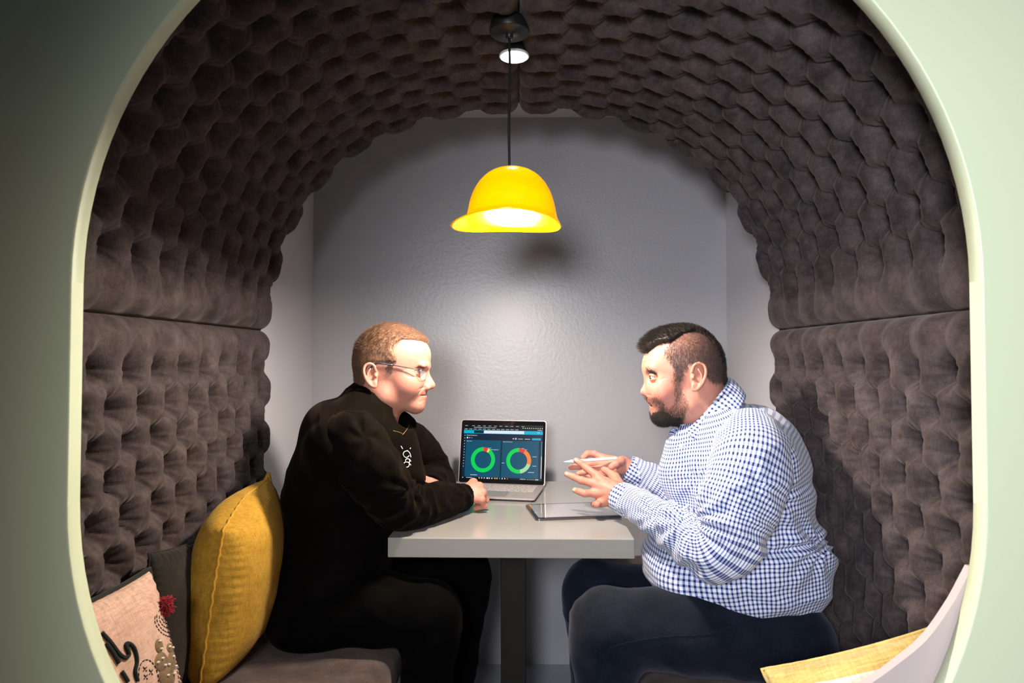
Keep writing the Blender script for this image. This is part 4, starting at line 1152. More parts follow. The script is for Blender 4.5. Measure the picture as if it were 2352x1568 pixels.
# shirt body
g = S((.24, 1.43, .45), (.83, 2.06, 1.17), .0055)
g.ell(wr_(1692, 1275), (.228, .205, .17), 0, rot=-.05)
g.ell(wr_(1700, 1110), (.168, .215, .19), .06, rot=-.28)
g.ell(wr_(1745, 1020), (.085, .15, .10), .05, rot=-.5)
g.ell(wr_(1805, 1320), (.085, .15, .11), .05)
for s_ in (-1, 1): g.cone(wr_(1648, 975, s_ * .045), wr_(1700, 1035, s_ * .165), .066, .076, .045)
g.cone(wr_(1634, 952), wr_(1655, 1010), .064, .085, .04)
g.cone(wr_(1582, 1010), wr_(1575, 1090), .055, .07, .05)
g.cone(wr_(1560, 1310, -.07), wr_(1560, 1310, .07), .07, .07, .06)
a, b = wr_(1488, 1360), wr_(1770, 1416); n_d = np.array([-(b[2] - a[2]), 0, b[0] - a[0]]); n_d = -n_d if n_d[2] > 0 else n_d
hm_p = [wr_(1488, 1358), wr_(1770, 1417), wr_(1895, 1388)]
# hem: curved lower edge
hx = np.array([P(x, y, YR)[0] for x, y in ((1470, 0), (1500, 0), (1560, 0), (1650, 0), (1770, 0), (1830, 0), (1910, 0))])
hz = np.array([P(1176, y, YR)[2] for y in (1352, 1361, 1362, 1382, 1417, 1408, 1385)])
g._comb((np.interp(g.X, hx, hz) - g.Z).astype(np.float32), .006, 'i')
g.cone(wr_(1590, 905), wr_(1622, 972), .068, .067, .004, 's')
g.cone(wr_(1556, 985), wr_(1590, 1000), .028, .03, .01, 's')
axR = [wr_(1735, 1440), wr_(1712, 1290), wr_(1700, 1120), wr_(1668, 1000), wr_(1640, 930)]
def foldR(V, Nn):
    p = V; px, py = proj(V)
    sag = np.exp(-((py - (1262 + .10 * (px - 1700) - 40 * sst(1780, 1890, px))) / 9) ** 2) * sst(1690, 1760, px)
    a = noise(p @ np.array([[1.0, 0, 1.2], [0, .8, 0], [-.7, 0, 2.2]]).T, 8, 4.4)
    r = 1 - 2 * np.abs(noise(p @ np.array([[1.2, 0, 1.6], [0, .8, 0], [-.5, 0, 2.6]]).T, 7, 9.1))
    lowb = .6 + .8 * sst(1180, 1260, py)
    return radial(px, py, [(1775, 1150, 8, .006, 120, .4), (1600, 1100, 7, .003, 90, .4), (1700, 1300, 5, .003, 150, 1.4), (1885, 1255, 9, .006, 90, .4)]) + (.0042 * a + .0036 * r) * lowb + .0012 * noise(p, 34) - .013 * sag + .008 * np.exp(-((py - 1240) / 12) ** 2) * sst(1760, 1840, px)
shirt, VsR, FsR = cloth('shirt', g, M['gingham'], manR, foldR, uv_curve(axR, .205), 2, 2 * np.pi * .205)
UR = .100
def puff(g):
    g.ell(P(1650, 1275, 1.49), (.055, .055, .05), .03)
s1, Vx, Fx, AN = sleeve('sleeve', P(1722, 1075, 1.52), relN, P(1430, 1143, 1.803), [.078, .086, .092, .089, .083, .076, .070, .062, .052, .044, .041], .0046, M['gingham'], shirt, mid=P(1690, 1175, 1.49), amp=.0050, seedv=2.6, dense=.8, uvR=UR, sh0=P(1722, 1010, 1.60), rel=2, extra=puff, rads=[(1580, 1188, 11, .0065, 120, 0), (1735, 1110, 6, .004, 110, .7), (1500, 1180, 7, .003, 60, .7)])
s2 = sleeve('sleeve', P(1650, 1050, 1.87), relF, P(1443, 1074, 1.937), [.09, .085, .078, .070, .062, .055, .050, .042, .036], .005, M['gingham'], shirt, mid=P(1610, 1100, 1.92), amp=.007, seedv=7.7, dense=.8, uvR=UR)
def cuffuv(name, c, d, r, w_, squash=None):
    o = cuff(name, c, d, r, w_, M['gingham'], shirt, th=.0028)
    me = o.data; V = np.array([v.co for v in me.vertices]); dd = d / np.linalg.norm(d)
    u, v, L = curve_coords(V, [c - dd * w_ * 1.1, c - dd * w_ * .5, c + dd * .01], 6)
    set_uv(me, v * .036, u, 2 * np.pi * .036); return o
cuffuv('cuff', P(1426, 1142, 1.808), rwrN - relN, .0410, .060)
cuffuv('cuff', P(1440, 1073, 1.937), rwrF - relF, .0370, .050)
# collar with pointed leaf
lo = [wr_(1566, 1000, -.034), wr_(1585, 985, -.056), wr_(1618, 950, -.072), wr_(1650, 918, -.068), wr_(1672, 898, -.045), wr_(1684, 888, 0), wr_(1672, 898, .045), wr_(1650, 918, .068), wr_(1618, 950, .072), wr_(1580, 985, .052), wr_(1558, 1000, .028)]
hi = [wr_(1560, 985, -.040), wr_(1580, 966, -.058), wr_(1610, 930, -.070), wr_(1642, 892, -.062), wr_(1662, 873, -.040), wr_(1671, 866, 0), wr_(1662, 873, .040), wr_(1642, 892, .062), wr_(1610, 930, .070), wr_(1574, 968, .050), wr_(1552, 988, .024)]
collar('collar', lo, hi, M['gingham'], shirt, th=.005, uv=True)
# turned-down leaf outside the stand, running to a point at the front
lo2 = [wr_(1603, 1012, -.096), wr_(1625, 985, -.104), wr_(1650, 955, -.106), wr_(1676, 925, -.094), wr_(1694, 905, -.060), wr_(1701, 899, 0), wr_(1694, 905, .052), wr_(1676, 925, .084), wr_(1650, 955, .094), wr_(1625, 985, .088), wr_(1585, 1020, .070)]
hi2 = [wr_(1559, 986, -.046), wr_(1581, 965, -.064), wr_(1611, 929, -.076), wr_(1643, 891, -.068), wr_(1663, 872, -.046), wr_(1672, 865, 0), wr_(1663, 872, .046), wr_(1643, 891, .068), wr_(1611, 929, .076), wr_(1574, 967, .056), wr_(1550, 988, .030)]
collar('collar_leaf', lo2, hi2, M['gingham'], shirt, th=.0035, uv=True)
# trousers, belt, shoes
def exR(g):
    g.ell(wr_(1800, 1440), (.080, .17, .085), .03); g._comb(np.maximum(.298 - g.X, g.Z - SEATZ - .003), .02, 's')
tr_o, _, _ = trousers('trousers', (rhN, rhF), .098, [([rhN, P(1600, 1442, 1.61), rkN, rkN + [.0, 0, -.07], raN], [.105, .100, .088, .080, .058]), ([rhF, P(1560, 1390, 1.87), rkF, rkF + [0, 0, -.07], raF], [.105, .100, .080, .076, .058])],
         M['navy_denim'], manR, (P(1290, 1400, YR)[0] - .08, 1.43, .06), (.80, 2.06, .76), seedv=6.1, extra=exR)
shoe(raN, -1, manR); shoe(raF, -1, manR)
bvT = bvh_of(tr_o)
decal('seam', [[(1398, 1500), (1402, 1488), (1430, 1478), (1480, 1468), (1540, 1460), (1600, 1458), (1640, 1452), (1690, 1432), (1726, 1418)], [(1820, 1452), (1815, 1470), (1800, 1492), (1768, 1509), (1720, 1533)]], bvT, M['seam_thread'] if 'seam_thread' in M else M['navy_denim'], tr_o, .0007)

# hair, beard, brows
capS, VcS, GcS = haircap('cropped_side_hair', VR, FR, side, M['hair_grey'], manR, .0006, namp=.0003)
bpy.data.objects.remove(capS)
def topthick(VV):
    px, py = proj(np.stack([VV[:, 0], np.full(len(VV), YR), VV[:, 2]], 1))
    return .0045 + .009 * sst(1560, 1490, px) * sst(830, 790, py) + .004 * sst(1650, 1560, px) * sst(820, 770, py)
capR, VcR, GcR = haircap('hair', VR, FR, tm, M['hair_dark'], manR, topthick, namp=.0016)
NcR = vnormals(VcR, GcR)
def combR(p, n):
    px, py = proj(np.stack([p[:, 0], np.full(len(p), YR), p[:, 2]], 1))
    fr = sst(1600, 1500, px)[:, None]; back = sst(790, 850, py)[:, None] * sst(1600, 1640, px)[:, None]
    d = fr * np.array([-.95, 0, .10]) + (1 - fr) * (np.array([-.35, 0, .35]) * (1 - back) + np.array([.2, 0, -.8]) * back) + n * .55
    return d
strands('hair_strands', VcR, NcR, np.ones(len(VcR), bool), combR, lambda p, i: .009 + .013 * sst(1560, 1480, proj(p)[0]) * sst(830, 790, proj(p)[1]), 9000, M['hair_dark'], capR, wid=.00034, seed=13, curl=.55, jitter=.13)
strands('side_hair_strands', VR, NRn, side & (latr < .0835), lambda p, n: np.array([.14, 0, -.9]) + 0 * p + n * .16, lambda p, i: .0065 + .007 * sst(870, 800, proj(p)[1]), 17000, M['hair_grey'], capR, wid=.00021, seed=14, jitter=.12)
bd = strands('beard', VR, NRn, bdm, lambda p, n: np.array([-.15, 0, -.75]) + 0 * p + n * .45, lambda p, i: .0050 + .0055 * sst(925, 965, proj(p)[1]) , 7500, M['hair_dark'], manR, wid=.00017, seed=15)
chinm = in_poly(pxr, pyr, [(1497, 944), (1512, 938), (1530, 944), (1552, 950), (1554, 982), (1515, 984), (1496, 966)]) & (latr < .052)
strands('chin_beard_strands', VR, NRn, chinm, lambda p, n: np.array([-.1, 0, -.8]) + 0 * p + n * .5, lambda p, i: .0085 + 0 * p[:, 0], 6500, M['hair_dark'], bd, wid=.00022, seed=16)
must = in_poly(pxr, pyr, [(1486, 909), (1496, 906), (1508, 916), (1514, 930), (1506, 930), (1494, 919)]) & (latr < .034)
strands('moustache', VR, NRn, must, lambda p, n: np.array([.1, 0, -.8]) + 0 * p + n * .3, lambda p, i: .006 + 0 * p[:, 0], 900, M['hair_dark'], manR, wid=.00026, seed=17)
brow = in_poly(pxr, pyr, [(1477, 842), (1486, 840), (1497, 847), (1502, 855), (1494, 856), (1482, 851)]) & (latr < .052) & (latr > .010)
for q_ in (-1, 1): strands('eyebrow', VR, NRn, brow & ((VR[:, 1] - YR) * q_ > 0), lambda p, n: np.array([.5, 0, -.3]) + 0 * p + n * .3, lambda p, i: .0065 + 0 * p[:, 0], 350, M['hair_grey'], manR, wid=.00030, seed=18)

# shirt buttons on the placket
bvS = bvh_of(shirt)
for (x, y) in ((1566, 1023), (1541, 1098)):
    l, nn, i_, dd = bvS.ray_cast(Vector(CP), Vector(ray(x, y)).normalized())
    if l is None: continue
    bm = bmesh.new(); bmesh.ops.create_cone(bm, segments=20, radius1=.0052, radius2=.0046, depth=.0022, cap_ends=True)
    bmesh.ops.rotate(bm, cent=(0, 0, 0), matrix=nn.to_track_quat('Z', 'Y').to_matrix(), verts=bm.verts); bmesh.ops.translate(bm, vec=l + nn * .0008, verts=bm.verts)
    link('button', bm_mesh(bm), M['white_pl'], shirt)
# ------------------------------------------------------------------ things on the table
def flat(name, pts, mt, parent, T_, eps=0):
    me = bpy.data.meshes.new('m'); me.from_pydata([tuple(T_ @ Vector((p[0], p[1], eps))) for p in pts], [], [list(range(len(pts)))]); return link(name, me, mt, parent, False)
# laptop: base frame from its two right-hand corners
LB = PZ(1251, 1114, TZ + .011); LF = PZ(1226, 1149, TZ + .011); LW_, LD_, LT_ = .308, .223, .0105
dv = (LF - LB)[:2]; dv /= np.linalg.norm(dv); ang = math.atan2(dv[1], dv[0]) + math.pi / 2   # rotation so that local -y runs to the front
LP = empty('laptop', (LB[0], LB[1], TZ), (0, 0, 0)); meta(LP, 'open silver laptop showing two green ring charts on the table', 'laptop')
ex = np.array([-dv[1], dv[0]]); ex = ex if ex[0] > 0 else -ex
LP.matrix_world = Matrix(((ex[0], -dv[0], 0, LB[0] - ex[0] * LW_ / 2), (ex[1], -dv[1], 0, LB[1] - ex[1] * LW_ / 2), (0, 0, 1, TZ + .0008), (0, 0, 0, 1)))
# local frame: x along the width, y = 0 at the hinge, -y to the front
def rrect(w_, h_, r_, n=6):
    pts = []
    for cx, cy, a0 in ((w_ / 2 - r_, h_ / 2 - r_, 0), (-w_ / 2 + r_, h_ / 2 - r_, 90), (-w_ / 2 + r_, -h_ / 2 + r_, 180), (w_ / 2 - r_, -h_ / 2 + r_, 270)):
        for t in np.linspace(a0, a0 + 90, n): pts.append((cx + r_ * math.cos(R(t)), cy + r_ * math.sin(R(t))))
    return pts
def slab(name, w_, h_, r_, z0, z1, mt, parent, off=(0, 0), T_=Matrix(), bevel=0.0, r0=None):
    a = rrect(w_, h_, r_); lo = [T_ @ Vector((x + off[0], y + off[1], z0)) for x, y in (a if not r0 else [(x * r0, y * r0) for x, y in a])]; hi = [T_ @ Vector((x + off[0], y + off[1], z1)) for x, y in a]
    return prism(name, (lo, hi), mt, parent, bevel)
slab('base', LW_ - .012, LD_ - .012, .008, 0, LT_ - .005, M['blackplastic'], LP, (0, -LD_ / 2))
slab('deck', LW_, LD_, .010, LT_ - .005, LT_, M['alu'], LP, (0, -LD_ / 2), bevel=.0008)
bm = bmesh.new()
rows = [(14, .0145, .5), (14, .0186, 1), (14, .0186, 1), (13, .0186, 1), (12, .0186, 1), (8, .0186, 1)]
y = -.022
for ri, (cnt, _, hh) in enumerate(rows):
    kh = .0088 if ri == 0 else .0162; wid = .268
    ws = [1.0] * cnt
    if ri == 5: ws = [1, 1, 1, 5.2, 1, 1, 1, 1]
    if ri in (2, 3, 4): ws[0] = 1.5; ws[-1] = 1.7
    tot = sum(ws); x = -wid / 2
    for w_ in ws:
        kw = wid * w_ / tot; add_box(bm, (x + kw / 2, y - kh / 2, LT_ + .0006), (kw - .0024, kh - .0004, .0014), .0004, 1); x += kw
    y -= kh + .0022
link('keyboard', bm_mesh(bm), M['key'], LP, False)
flat('touchpad', rrect(.115, .076, .003), mat('touchpad grey', (.40, .37, .375), .35, metal=.5), LP, Matrix.Translation((0, -.166, LT_ + .0004)))
# lid: leans back; local lid frame u right, v up
SH = .2235; tilt = R(12)
TL = Matrix.Translation((0, .002, LT_ - .002)) @ Matrix.Rotation(R(90) - tilt, 4, 'X')
TL = Matrix.Translation((0, .004, LT_ - .004)) @ Matrix.Rotation(R(90) - tilt, 4, 'X')
slab('lid', LW_, SH, .009, -.005, 0, M['alu'], LP, (0, SH / 2), TL, bevel=.0008)
scr = slab('screen', LW_ - .005, SH - .005, .0075, 0, .0006, M['glass_black'], LP, (0, SH / 2), TL)
E_ = 1.0
ecol = {'deep': ((.003, .020, .050), .9), 'panel': ((.0035, .085, .160), .95), 'cyan': ((.0, .42, .66), 1), 'green': ((.0, .60, .085), 1.1), 'red': ((.78, .045, .045), 1), 'orange': ((1.0, .24, .035), 1),
        'pale': ((.40, .72, .36), 1), 'yellow': ((.95, .75, .12), 1), 'white': ((.85, .92, .95), 1), 'bar': ((.70, .84, .92), 1), 'dark': ((.004, .006, .010), .8), 'tab': ((.02, .03, .035), 1)}
EM = {k: emis('screen ' + k, c, s_) for k, (c, s_) in ecol.items()}; EK = list(EM)
DWd, DHt = .285, .190; DX0, DY0 = -DWd / 2, .0165        # display area, px space 0..1500 x 0..1000
dv_, df_, dm_ = [], [], []
def SX(x, y, lvl): v = TL @ Vector((DX0 + x / 1500 * DWd, DY0 + (1 - y / 1000) * DHt, .0008 + lvl * .00006)); return tuple(v)
def dq(pts, k, lvl=1):
    b_ = len(dv_); dv_.extend([SX(x, y, lvl) for x, y in pts]); df_.append(list(range(b_, b_ + len(pts)))[::-1]); dm_.append(EK.index(k))
def dr(x0, y0, x1, y1, k, lvl=1): dq([(x0, y0), (x1, y0), (x1, y1), (x0, y1)], k, lvl)
dr(0, 0, 1500, 1000, 'deep', 0)
dr(0, 0, 1500, 105, 'dark'); dr(800, 12, 905, 42, 'tab', 2)
dr(0, 105, 1500, 170, 'cyan'); dr(195, 112, 380, 162, 'deep', 2); dr(388, 108, 1150, 164, 'bar', 2)
dr(55, 290, 720, 975, 'panel'); dr(745, 290, 1430, 975, 'panel'); dr(0, 965, 1500, 1000, 'dark', 2)
dr(1300, 235, 1465, 272, 'cyan', 2); dr(1480, 290, 1490, 560, 'cyan', 2); dr(1480, 560, 1490, 960, 'white', 2)
def ringc(cx, cy, r0, r1, segs):
    for a0, a1, k in segs:
        st = max(2, int(abs(a1 - a0) / 4)); aa = np.linspace(a0, a1, st + 1)
        for i in range(st):
            t0, t1 = R(aa[i]), R(aa[i + 1])
            dq([(cx + r0 * math.sin(t0), cy - r0 * math.cos(t0)), (cx + r1 * math.sin(t0), cy - r1 * math.cos(t0)), (cx + r1 * math.sin(t1), cy - r1 * math.cos(t1)), (cx + r0 * math.sin(t1), cy - r0 * math.cos(t1))], k, 3)
ringc(392, 650, 158, 230, [(0, 24, 'red'), (24, 34, 'yellow'), (34, 360, 'green')])
ringc(1065, 650, 160, 232, [(0, 31, 'red'), (31, 108, 'orange'), (108, 170, 'pale'), (170, 360, 'green')])
rs = random.Random(4)
def dashes(x, y, w_, h_, k='white'):
    e = x + w_
    while x < e:
        d = rs.uniform(5, 14); dr(x, y, min(x + d, e), y + h_, k, 4); x += d + rs.uniform(2, 5)
for i in range(11): dashes(20 + 105 * i + (30 if i > 0 else 0), 22, 52, 7); 
for i in range(12): dashes(10 + 88 * i, 82, 62, 8)
dashes(1400, 84, 90, 8); dashes(190, 50, 170, 8); dashes(370, 52, 250, 6)
for i in range(10): dr(1120 + 40 * i, 48, 1134 + 40 * i, 62, 'white', 3)
for i in range(12): dr(18, 200 + 52 * i, 30, 211 + 52 * i, 'white', 3)
dashes(1040, 250, 90, 10); dashes(1165, 250, 105, 10); dr(940, 243, 960, 263, 'white', 3); ringc(997, 252, 8, 16, [(0, 360, 'white')])
ringc(75, 250, 0, 15, [(0, 360, 'white')]); dr(112, 243, 126, 257, 'white', 3); dr(150, 248, 172, 253, 'white', 3)
dashes(470, 430, 70, 7); dashes(530, 458, 150, 8); dashes(165, 925, 130, 9); dashes(1110, 425, 52, 7); dashes(1168, 442, 46, 7)
dashes(1320, 568, 78, 8); dashes(1325, 735, 70, 8); dashes(1250, 850, 105, 9); dashes(750, 695, 52, 8); dashes(1400, 130, 40, 8)
dashes(90, 976, 110, 9); dr(15, 974, 30, 988, 'white', 3)
for i, k in enumerate(['yellow', 'white', 'white', 'bar', 'white', 'white', 'orange', 'yellow', 'cyan', 'white', 'white', 'red']):
    wd = 34 if k in ('orange', 'bar') else 16; dr(330 + 48 * i, 970, 330 + 48 * i + wd, 992, k, 3)
dashes(1100, 975, 110, 9); dashes(1380, 972, 60, 7); dashes(1380, 984, 60, 7)
for i in range(5): dr(1235 + 28 * i, 976, 1245 + 28 * i, 986, 'white', 3)
def dtext(txt, x, y, hpx, k='white'):
    cu = bpy.data.curves.new('t', 'FONT'); cu.body = txt; cu.size = 1; cu.resolution_u = 2
    to = bpy.data.objects.new('t', cu); COL.objects.link(to); dg = bpy.context.evaluated_depsgraph_get(); tm_ = bpy.data.meshes.new_from_object(to.evaluated_get(dg))
    b_ = len(dv_)
    for v in tm_.vertices: dv_.append(SX(x + v.co.x * hpx * 1.4, y - v.co.y * hpx * 1.4, 4))
    for f in tm_.polygons: df_.append([b_ + i for i in f.vertices][::-1]); dm_.append(EK.index(k))
    bpy.data.objects.remove(to); bpy.data.curves.remove(cu); bpy.data.meshes.remove(tm_)
dtext('Default Dashboard', 55, 212, 19); dtext('Agent Status', 62, 318, 15); dtext('Machine Patch Status', 758, 318, 15)
me = bpy.data.meshes.new('display'); me.from_pydata(dv_, [], df_); me.update()
dsp = link('display', me, [EM[k] for k in EK], scr, False); me.polygons.foreach_set('material_index', dm_)

# tablet
ta, tb = PZ(1206, 1158, TZ + .006), PZ(1231, 1192, TZ + .006)
d = (tb - ta)[:2]; tlen = .1785; d /= np.linalg.norm(d); e_ = np.array([-d[1], d[0]]); e_ = e_ if e_[0] > 0 else -e_
TBt = empty('tablet'); meta(TBt, 'dark tablet lying flat on the table under the raised hands', 'tablet')
TBt.matrix_world = Matrix(((e_[0], -d[0], 0, ta[0]), (e_[1], -d[1], 0, ta[1]), (0, 0, 1, TZ + .0005), (0, 0, 0, 1)))
slab('case', .248, tlen, .012, 0, .0055, M['alu_dark'], TBt, (.124, -tlen / 2), bevel=.0009)
slab('screen', .244, tlen - .004, .0105, .0055, .0062, M['glass_black'], TBt, (.124, -tlen / 2))
m = mat('tablet display', (.30, .29, .30), .05, spec=.8, coat=1.0)
slab('display', .228, tlen - .020, .004, .0062, .0064, m, TBt, (.124, -tlen / 2))

# stylus
s0, s1 = q(640, 338, 1.915), q(1335, 290, 1.915); d = s1 - s0; Ls = np.linalg.norm(d); d /= Ls
ts = [0, .02, .06, .12, .135, .3, .6, .96, .985, 1.0]; rs_ = [.0004, .0012, .0024, .0040, .0044, .0044, .0044, .0044, .0040, .0012]
sty = tubes('stylus', [(np.array([s0 + d * Ls * t for t in ts]), rs_, 20)], M['white_pl'])
meta(sty, 'white stylus held between the fingers of the man in checks', 'stylus')

# ------------------------------------------------------------------ cushions
def pillow(name, w_, h_, t_, mt, seed=0, n=70, pinch=.10, crump=.004, smt=None, corner=.012):
    """w (x), h (z), thickness along y; a closed pillow about the origin with a seam"""
    u = np.linspace(-1, 1, n); U, Vv = np.meshgrid(u, u, indexing='ij')
    bx = U * w_ / 2 * (1 - pinch * (1 - Vv ** 2) * 0 - .05 * (1 - np.abs(Vv) ** 2.2)); bz = Vv * h_ / 2 * (1 - .05 * (1 - np.abs(U) ** 2.2))
    # ears at the corners
    prof = (np.maximum(1 - np.abs(U) ** 2.6, 0) * np.maximum(1 - np.abs(Vv) ** 2.6, 0)) ** .42
    out = []
    for sg in (-1, 1):
        p = np.stack([bx, U * 0, bz], -1)
        nz = crump * (noise(p, 9, seed + sg) + .5 * noise(p, 22, seed)) * prof
        edge = np.exp(-((1 - np.maximum(np.abs(U), np.abs(Vv))) / .10) ** 2) * prof
        puck = .006 * np.sin(60 * np.where(np.abs(U) > np.abs(Vv), Vv, U) + 5 * noise(p, 7, seed)) * edge
        out.append(np.stack([bx, sg * (t_ / 2 * prof + nz + puck), bz], -1))
    A, B = out; I = np.arange(n * n).reshape(n, n); J = I + n * n
    F = [np.stack([I[:-1, :-1], I[1:, :-1], I[1:, 1:], I[:-1, 1:]], -1).reshape(-1, 4), np.stack([J[:-1, :-1], J[:-1, 1:], J[1:, 1:], J[1:, :-1]], -1).reshape(-1, 4)]
    V = np.concatenate([A.reshape(-1, 3), B.reshape(-1, 3)]); me = mesh_np(V, np.concatenate(F))
    bm = bmesh.new(); bm.from_mesh(me); bmesh.ops.remove_doubles(bm, verts=bm.verts, dist=1e-5); bm.to_mesh(me); bm.free()
    per = []
    for k in range(4):
        for t in np.linspace(-1, 1, 26)[:-1]:
            a, b = [(t, -1), (1, t), (-t, 1), (-1, -t)][k]
            per.append((a * w_ / 2 * (1 - .05 * (1 - abs(b) ** 2.2)) * 1.005, .0015 * math.sin(t * 40 + k), b * h_ / 2 * (1 - .05 * (1 - abs(a) ** 2.2)) * 1.005))
    return me, np.array(per), prof, (bx, bz)
def place(o, loc, e): o.matrix_world = Matrix.Translation(Vector(loc)) @ Euler([R(a) for a in e], 'XYZ').to_matrix().to_4x4()

me, per, _, _ = pillow('y', .32, .40, .19, None, 3)
def slump(p):
    p = np.array(p, float); u = np.clip(-p[:, 0] / .16, 0, 1) * np.clip(p[:, 2] / .2, 0, 1); v = u ** 1.4
    p[:, 2] -= .060 * v; p[:, 0] += .022 * v; return p
co_ = np.empty(len(me.vertices) * 3, np.float32); me.vertices.foreach_get('co', co_); me.vertices.foreach_set('co', slump(co_.reshape(-1, 3)).astype(np.float32).ravel()); me.update(); per = slump(per)
Yp = link('throw_pillow', me, M['yellow_cloth']); meta(Yp, 'plump mustard yellow pillow standing on the left bench beside the man in black', 'pillow', 'cushions on the left bench')
tubes('piping', [(per, .0030, 8, True)], M['yellow_seam'], Yp)
def tip(sx, sz, w_, h_, mt, par):
    c = np.array([sx * (w_ / 2 - .004), 0, sz * (h_ / 2 - .004)]); bm = bmesh.new()
    bmesh.ops.create_cone(bm, segments=12, radius1=.017, radius2=.004, depth=.046, cap_ends=True)
    dirn = Vector((sx, .25, sz)).normalized(); bmesh.ops.scale(bm, vec=(1, .55, 1), verts=bm.verts); bmesh.ops.rotate(bm, cent=(0, 0, 0), matrix=dirn.to_track_quat('Z', 'Y').to_matrix(), verts=bm.verts)
    bmesh.ops.translate(bm, vec=tuple(c), verts=bm.verts); return link('corner_tip', bm_mesh(bm), mt, par)
for sx, sz in ((1, 1), (-1, -1), (1, -1)): tip(sx, sz, .33, .40, M['yellow_cloth'], Yp)
place(Yp, (-.672, 1.560, SEATL + .195), (7, 0, 95))
me, per, _, _ = pillow('d', .28, .30, .07, None, 8)
Dp = link('throw_pillow', me, M['dark_cloth']); meta(Dp, 'charcoal cushion leaning on the back panel behind the mustard pillow', 'pillow', 'cushions on the left bench')
tubes('piping', [(per, .0022, 8, True)], M['dark_cloth'], Dp)
place(Dp, (-.738, 1.450, SEATL + .150), (-3, 6, 88))
# embroidered cactus cushion
me, per, prof, (bx, bz) = pillow('c', .25, .32, .09, None, 5, crump=.0015)
Cp = link('throw_pillow', me, M['pink_cloth']); meta(Cp, 'blush cushion with stitched cactus motifs and black braid edge at the bench end', 'pillow', 'cushions on the left bench')
place(Cp, (-.690, 1.145, SEATL + .145), (-16, 0, 84)); CMx = np.array(Cp.matrix_world); CMi = np.linalg.inv(CMx)
tubes('braid', [(per, .0055, 8, True)], M['black_yarn'], Cp)
bvC = bvh_of(Cp)
def c_uv(px, py):
    o = CMi @ np.append(CP, 1); d = CMi[:3, :3] @ ray(px, py); t = (-.035 - o[1]) / d[1]; return (o[0] + d[0] * t, o[2] + d[2] * t)
def on_c(x, z, off=.001):
    l, nn, i, dd = bvC.ray_cast(Vector((x, -.5, z)), Vector((0, 1, 0)))
    return None if l is None else np.array(l) + np.array([0, -off, 0])
def cl(pts, n=10): return catmull([(*c_uv(x, y), 0) for x, y in pts], n)
def sew(name, lines, mt, r, step=None, ln=None):
    sp = []
    for pts in lines:
        c = cl(pts)
        if step is None:
            q_ = [on_c(a[0], a[1], r * .4) for a in c]; q_ = [v for v in q_ if v is not None]
            if len(q_) > 2: sp.append((np.array(q_), r, 8))
            continue
        L = np.concatenate([[0], np.cumsum(np.linalg.norm(np.diff(c, axis=0), axis=1))]); t = 0
        while t < L[-1]:
            q_ = [on_c(np.interp(v, L, c[:, 0]), np.interp(v, L, c[:, 1]), .0006) for v in (t, t + ln / 2, t + ln)]
            if all(v is not None for v in q_): sp.append((np.array(q_), r, 5))
            t += step
    return tubes(name, sp, mt, Cp)
sew('braid_squiggle', [[(232, 1452), (248, 1478), (262, 1502), (275, 1513), (284, 1506), (278, 1486), (284, 1480), (296, 1492), (302, 1520), (298, 1545), (304, 1566)], [(238, 1478), (250, 1500), (262, 1525)], [(268, 1545), (282, 1568)]], M['black_yarn'], .0036)
arm = [[(352, 1416 ), (350, 1430), (358, 1446), (372, 1457), (392, 1462)], [(357, 1412), (356, 1426), (363, 1440), (376, 1449), (394, 1453)], [(364, 1414), (364, 1426), (371, 1435), (384, 1441), (396, 1442)], [(370, 1420), (376, 1428), (386, 1432)]]
col_ = [[(380 + 5 * k, 1404 + 3 * k), (390 + 5 * k, 1450), (402 + 6 * k, 1505), (412 + 7 * k, 1568)] for k in range(6)]
sew('stitched_cactus', arm + col_, M['black_yarn'], .0009, .0085, .0055)
sew('stitched_bud', [[(308, 1568), (308, 1540), (316, 1522), (330, 1518), (344, 1530), (352, 1552), (354, 1568)], [(318, 1534), (326, 1544)], [(326, 1534), (318, 1544)], [(332, 1540), (340, 1552)], [(340, 1540), (332, 1552)], [(320, 1552), (328, 1562)], [(328, 1552), (320, 1562)]], M['black_yarn'], .0010, .0085, .0055)
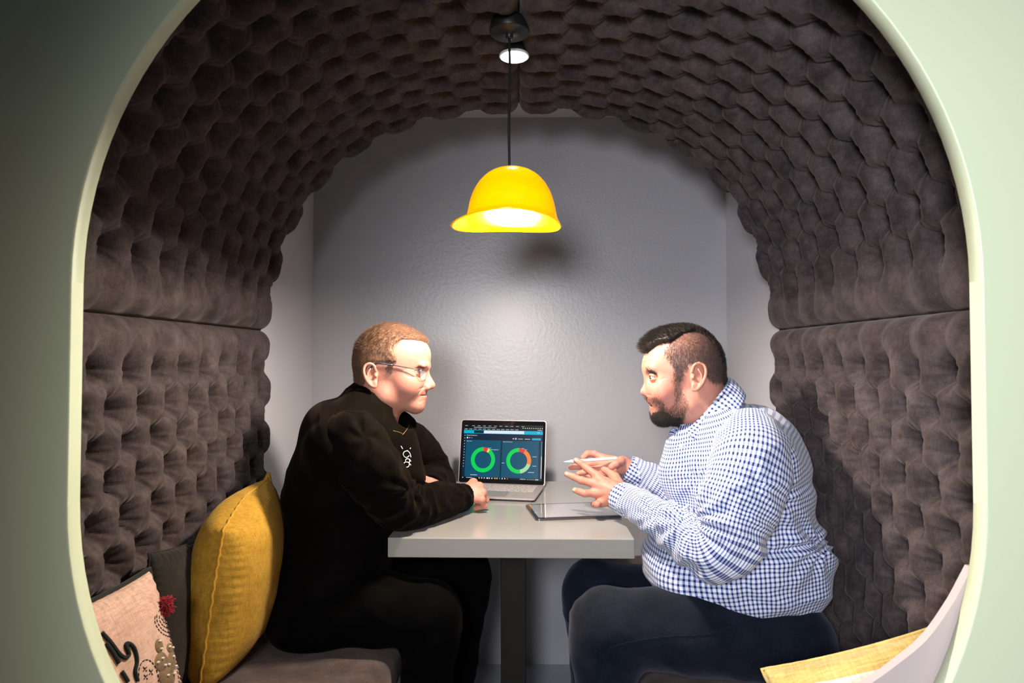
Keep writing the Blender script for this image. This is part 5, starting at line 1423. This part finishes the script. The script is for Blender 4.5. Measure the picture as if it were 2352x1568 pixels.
# felt cactus pads with white knots
def blob(name, pads_, mt, h_=.002):
    bm = bmesh.new()
    for (x, y, rx, ry, ro) in pads_:
        n_ = 22; ring = []
        for t in np.linspace(0, 2 * np.pi, n_, endpoint=False):
            a, b = rx * math.cos(t), ry * math.sin(t); u = x + a * math.cos(ro) - b * math.sin(ro); v = y + a * math.sin(ro) + b * math.cos(ro)
            w_ = c_uv(u, v); p_ = on_c(w_[0], w_[1], .0002); ring.append(p_)
        w_ = c_uv(x, y); c0 = on_c(w_[0], w_[1], h_)
        if c0 is None or any(v is None for v in ring): continue
        vb = [bm.verts.new(v) for v in ring]; vt = [bm.verts.new(np.array(v) * .88 + c0 * .12 - np.array([0, h_, 0])) for v in ring]; cc = bm.verts.new(c0 - np.array([0, h_ * .3, 0]))
        for i in range(n_): bm.faces.new([vb[i], vb[(i + 1) % n_], vt[(i + 1) % n_], vt[i]]); bm.faces.new([vt[i], vt[(i + 1) % n_], cc])
    return link(name, bm_mesh(bm), mt, Cp)
blob('felt_cactus', [(357, 1485, 10, 17, .0), (362, 1522, 17, 24, .1), (390, 1488, 12, 12, .2), (390, 1520, 13, 30, .25), (376, 1556, 22, 26, 0)], M['olive_cloth'])
blob('white_knot', [(x, y, 2.4, 2.8, 0) for x, y in ((357, 1474), (360, 1492), (350, 1524), (362, 1514), (378, 1528), (384, 1486), (396, 1487), (395, 1508), (368, 1530), (375, 1553), (393, 1548), (401, 1530))], M['white_yarn'], .0045)
# red pompom tassel on the edge
rg = np.random.default_rng(5); w_ = c_uv(381, 1388); pc = on_c(w_[0], w_[1]); pc = np.array([.122, -.012, w_[1]]) if pc is None else pc
sp = []
for k in range(160):
    d = rg.normal(0, 1, 3); d /= np.linalg.norm(d); d[1] = -abs(d[1]); b = pc + d * .004; L = .012 + .006 * rg.random(); d2 = d + rg.normal(0, .4, 3); sp.append((np.array([b, b + d * L * .5 + [0, 0, -.001], b + (d * .6 + d2 * .4) * L + [0, 0, -.004]]), .0011, 5))
tubes('red_pompom', sp, M['red_yarn'], Cp)
# knitted cushion at the right bench end
me, per, _, _ = pillow('k', .34, .30, .21, None, 12, crump=.003)
Kp = link('throw_pillow', me, [M['cream_knit'], M['mustard_knit']]); meta(Kp, 'cream knitted cushion with mustard border at the near end of the right bench', 'pillow')
for f in me.polygons:
    if f.center.z > .118 or f.center.x > .16 or f.center.x < -.16: f.material_index = 1
tubes('piping', [(per, .0035, 8, True)], M['mustard_knit'], Kp)
place(Kp, (.655, 1.165, SEATZ + .112), (-16, -22, -16))
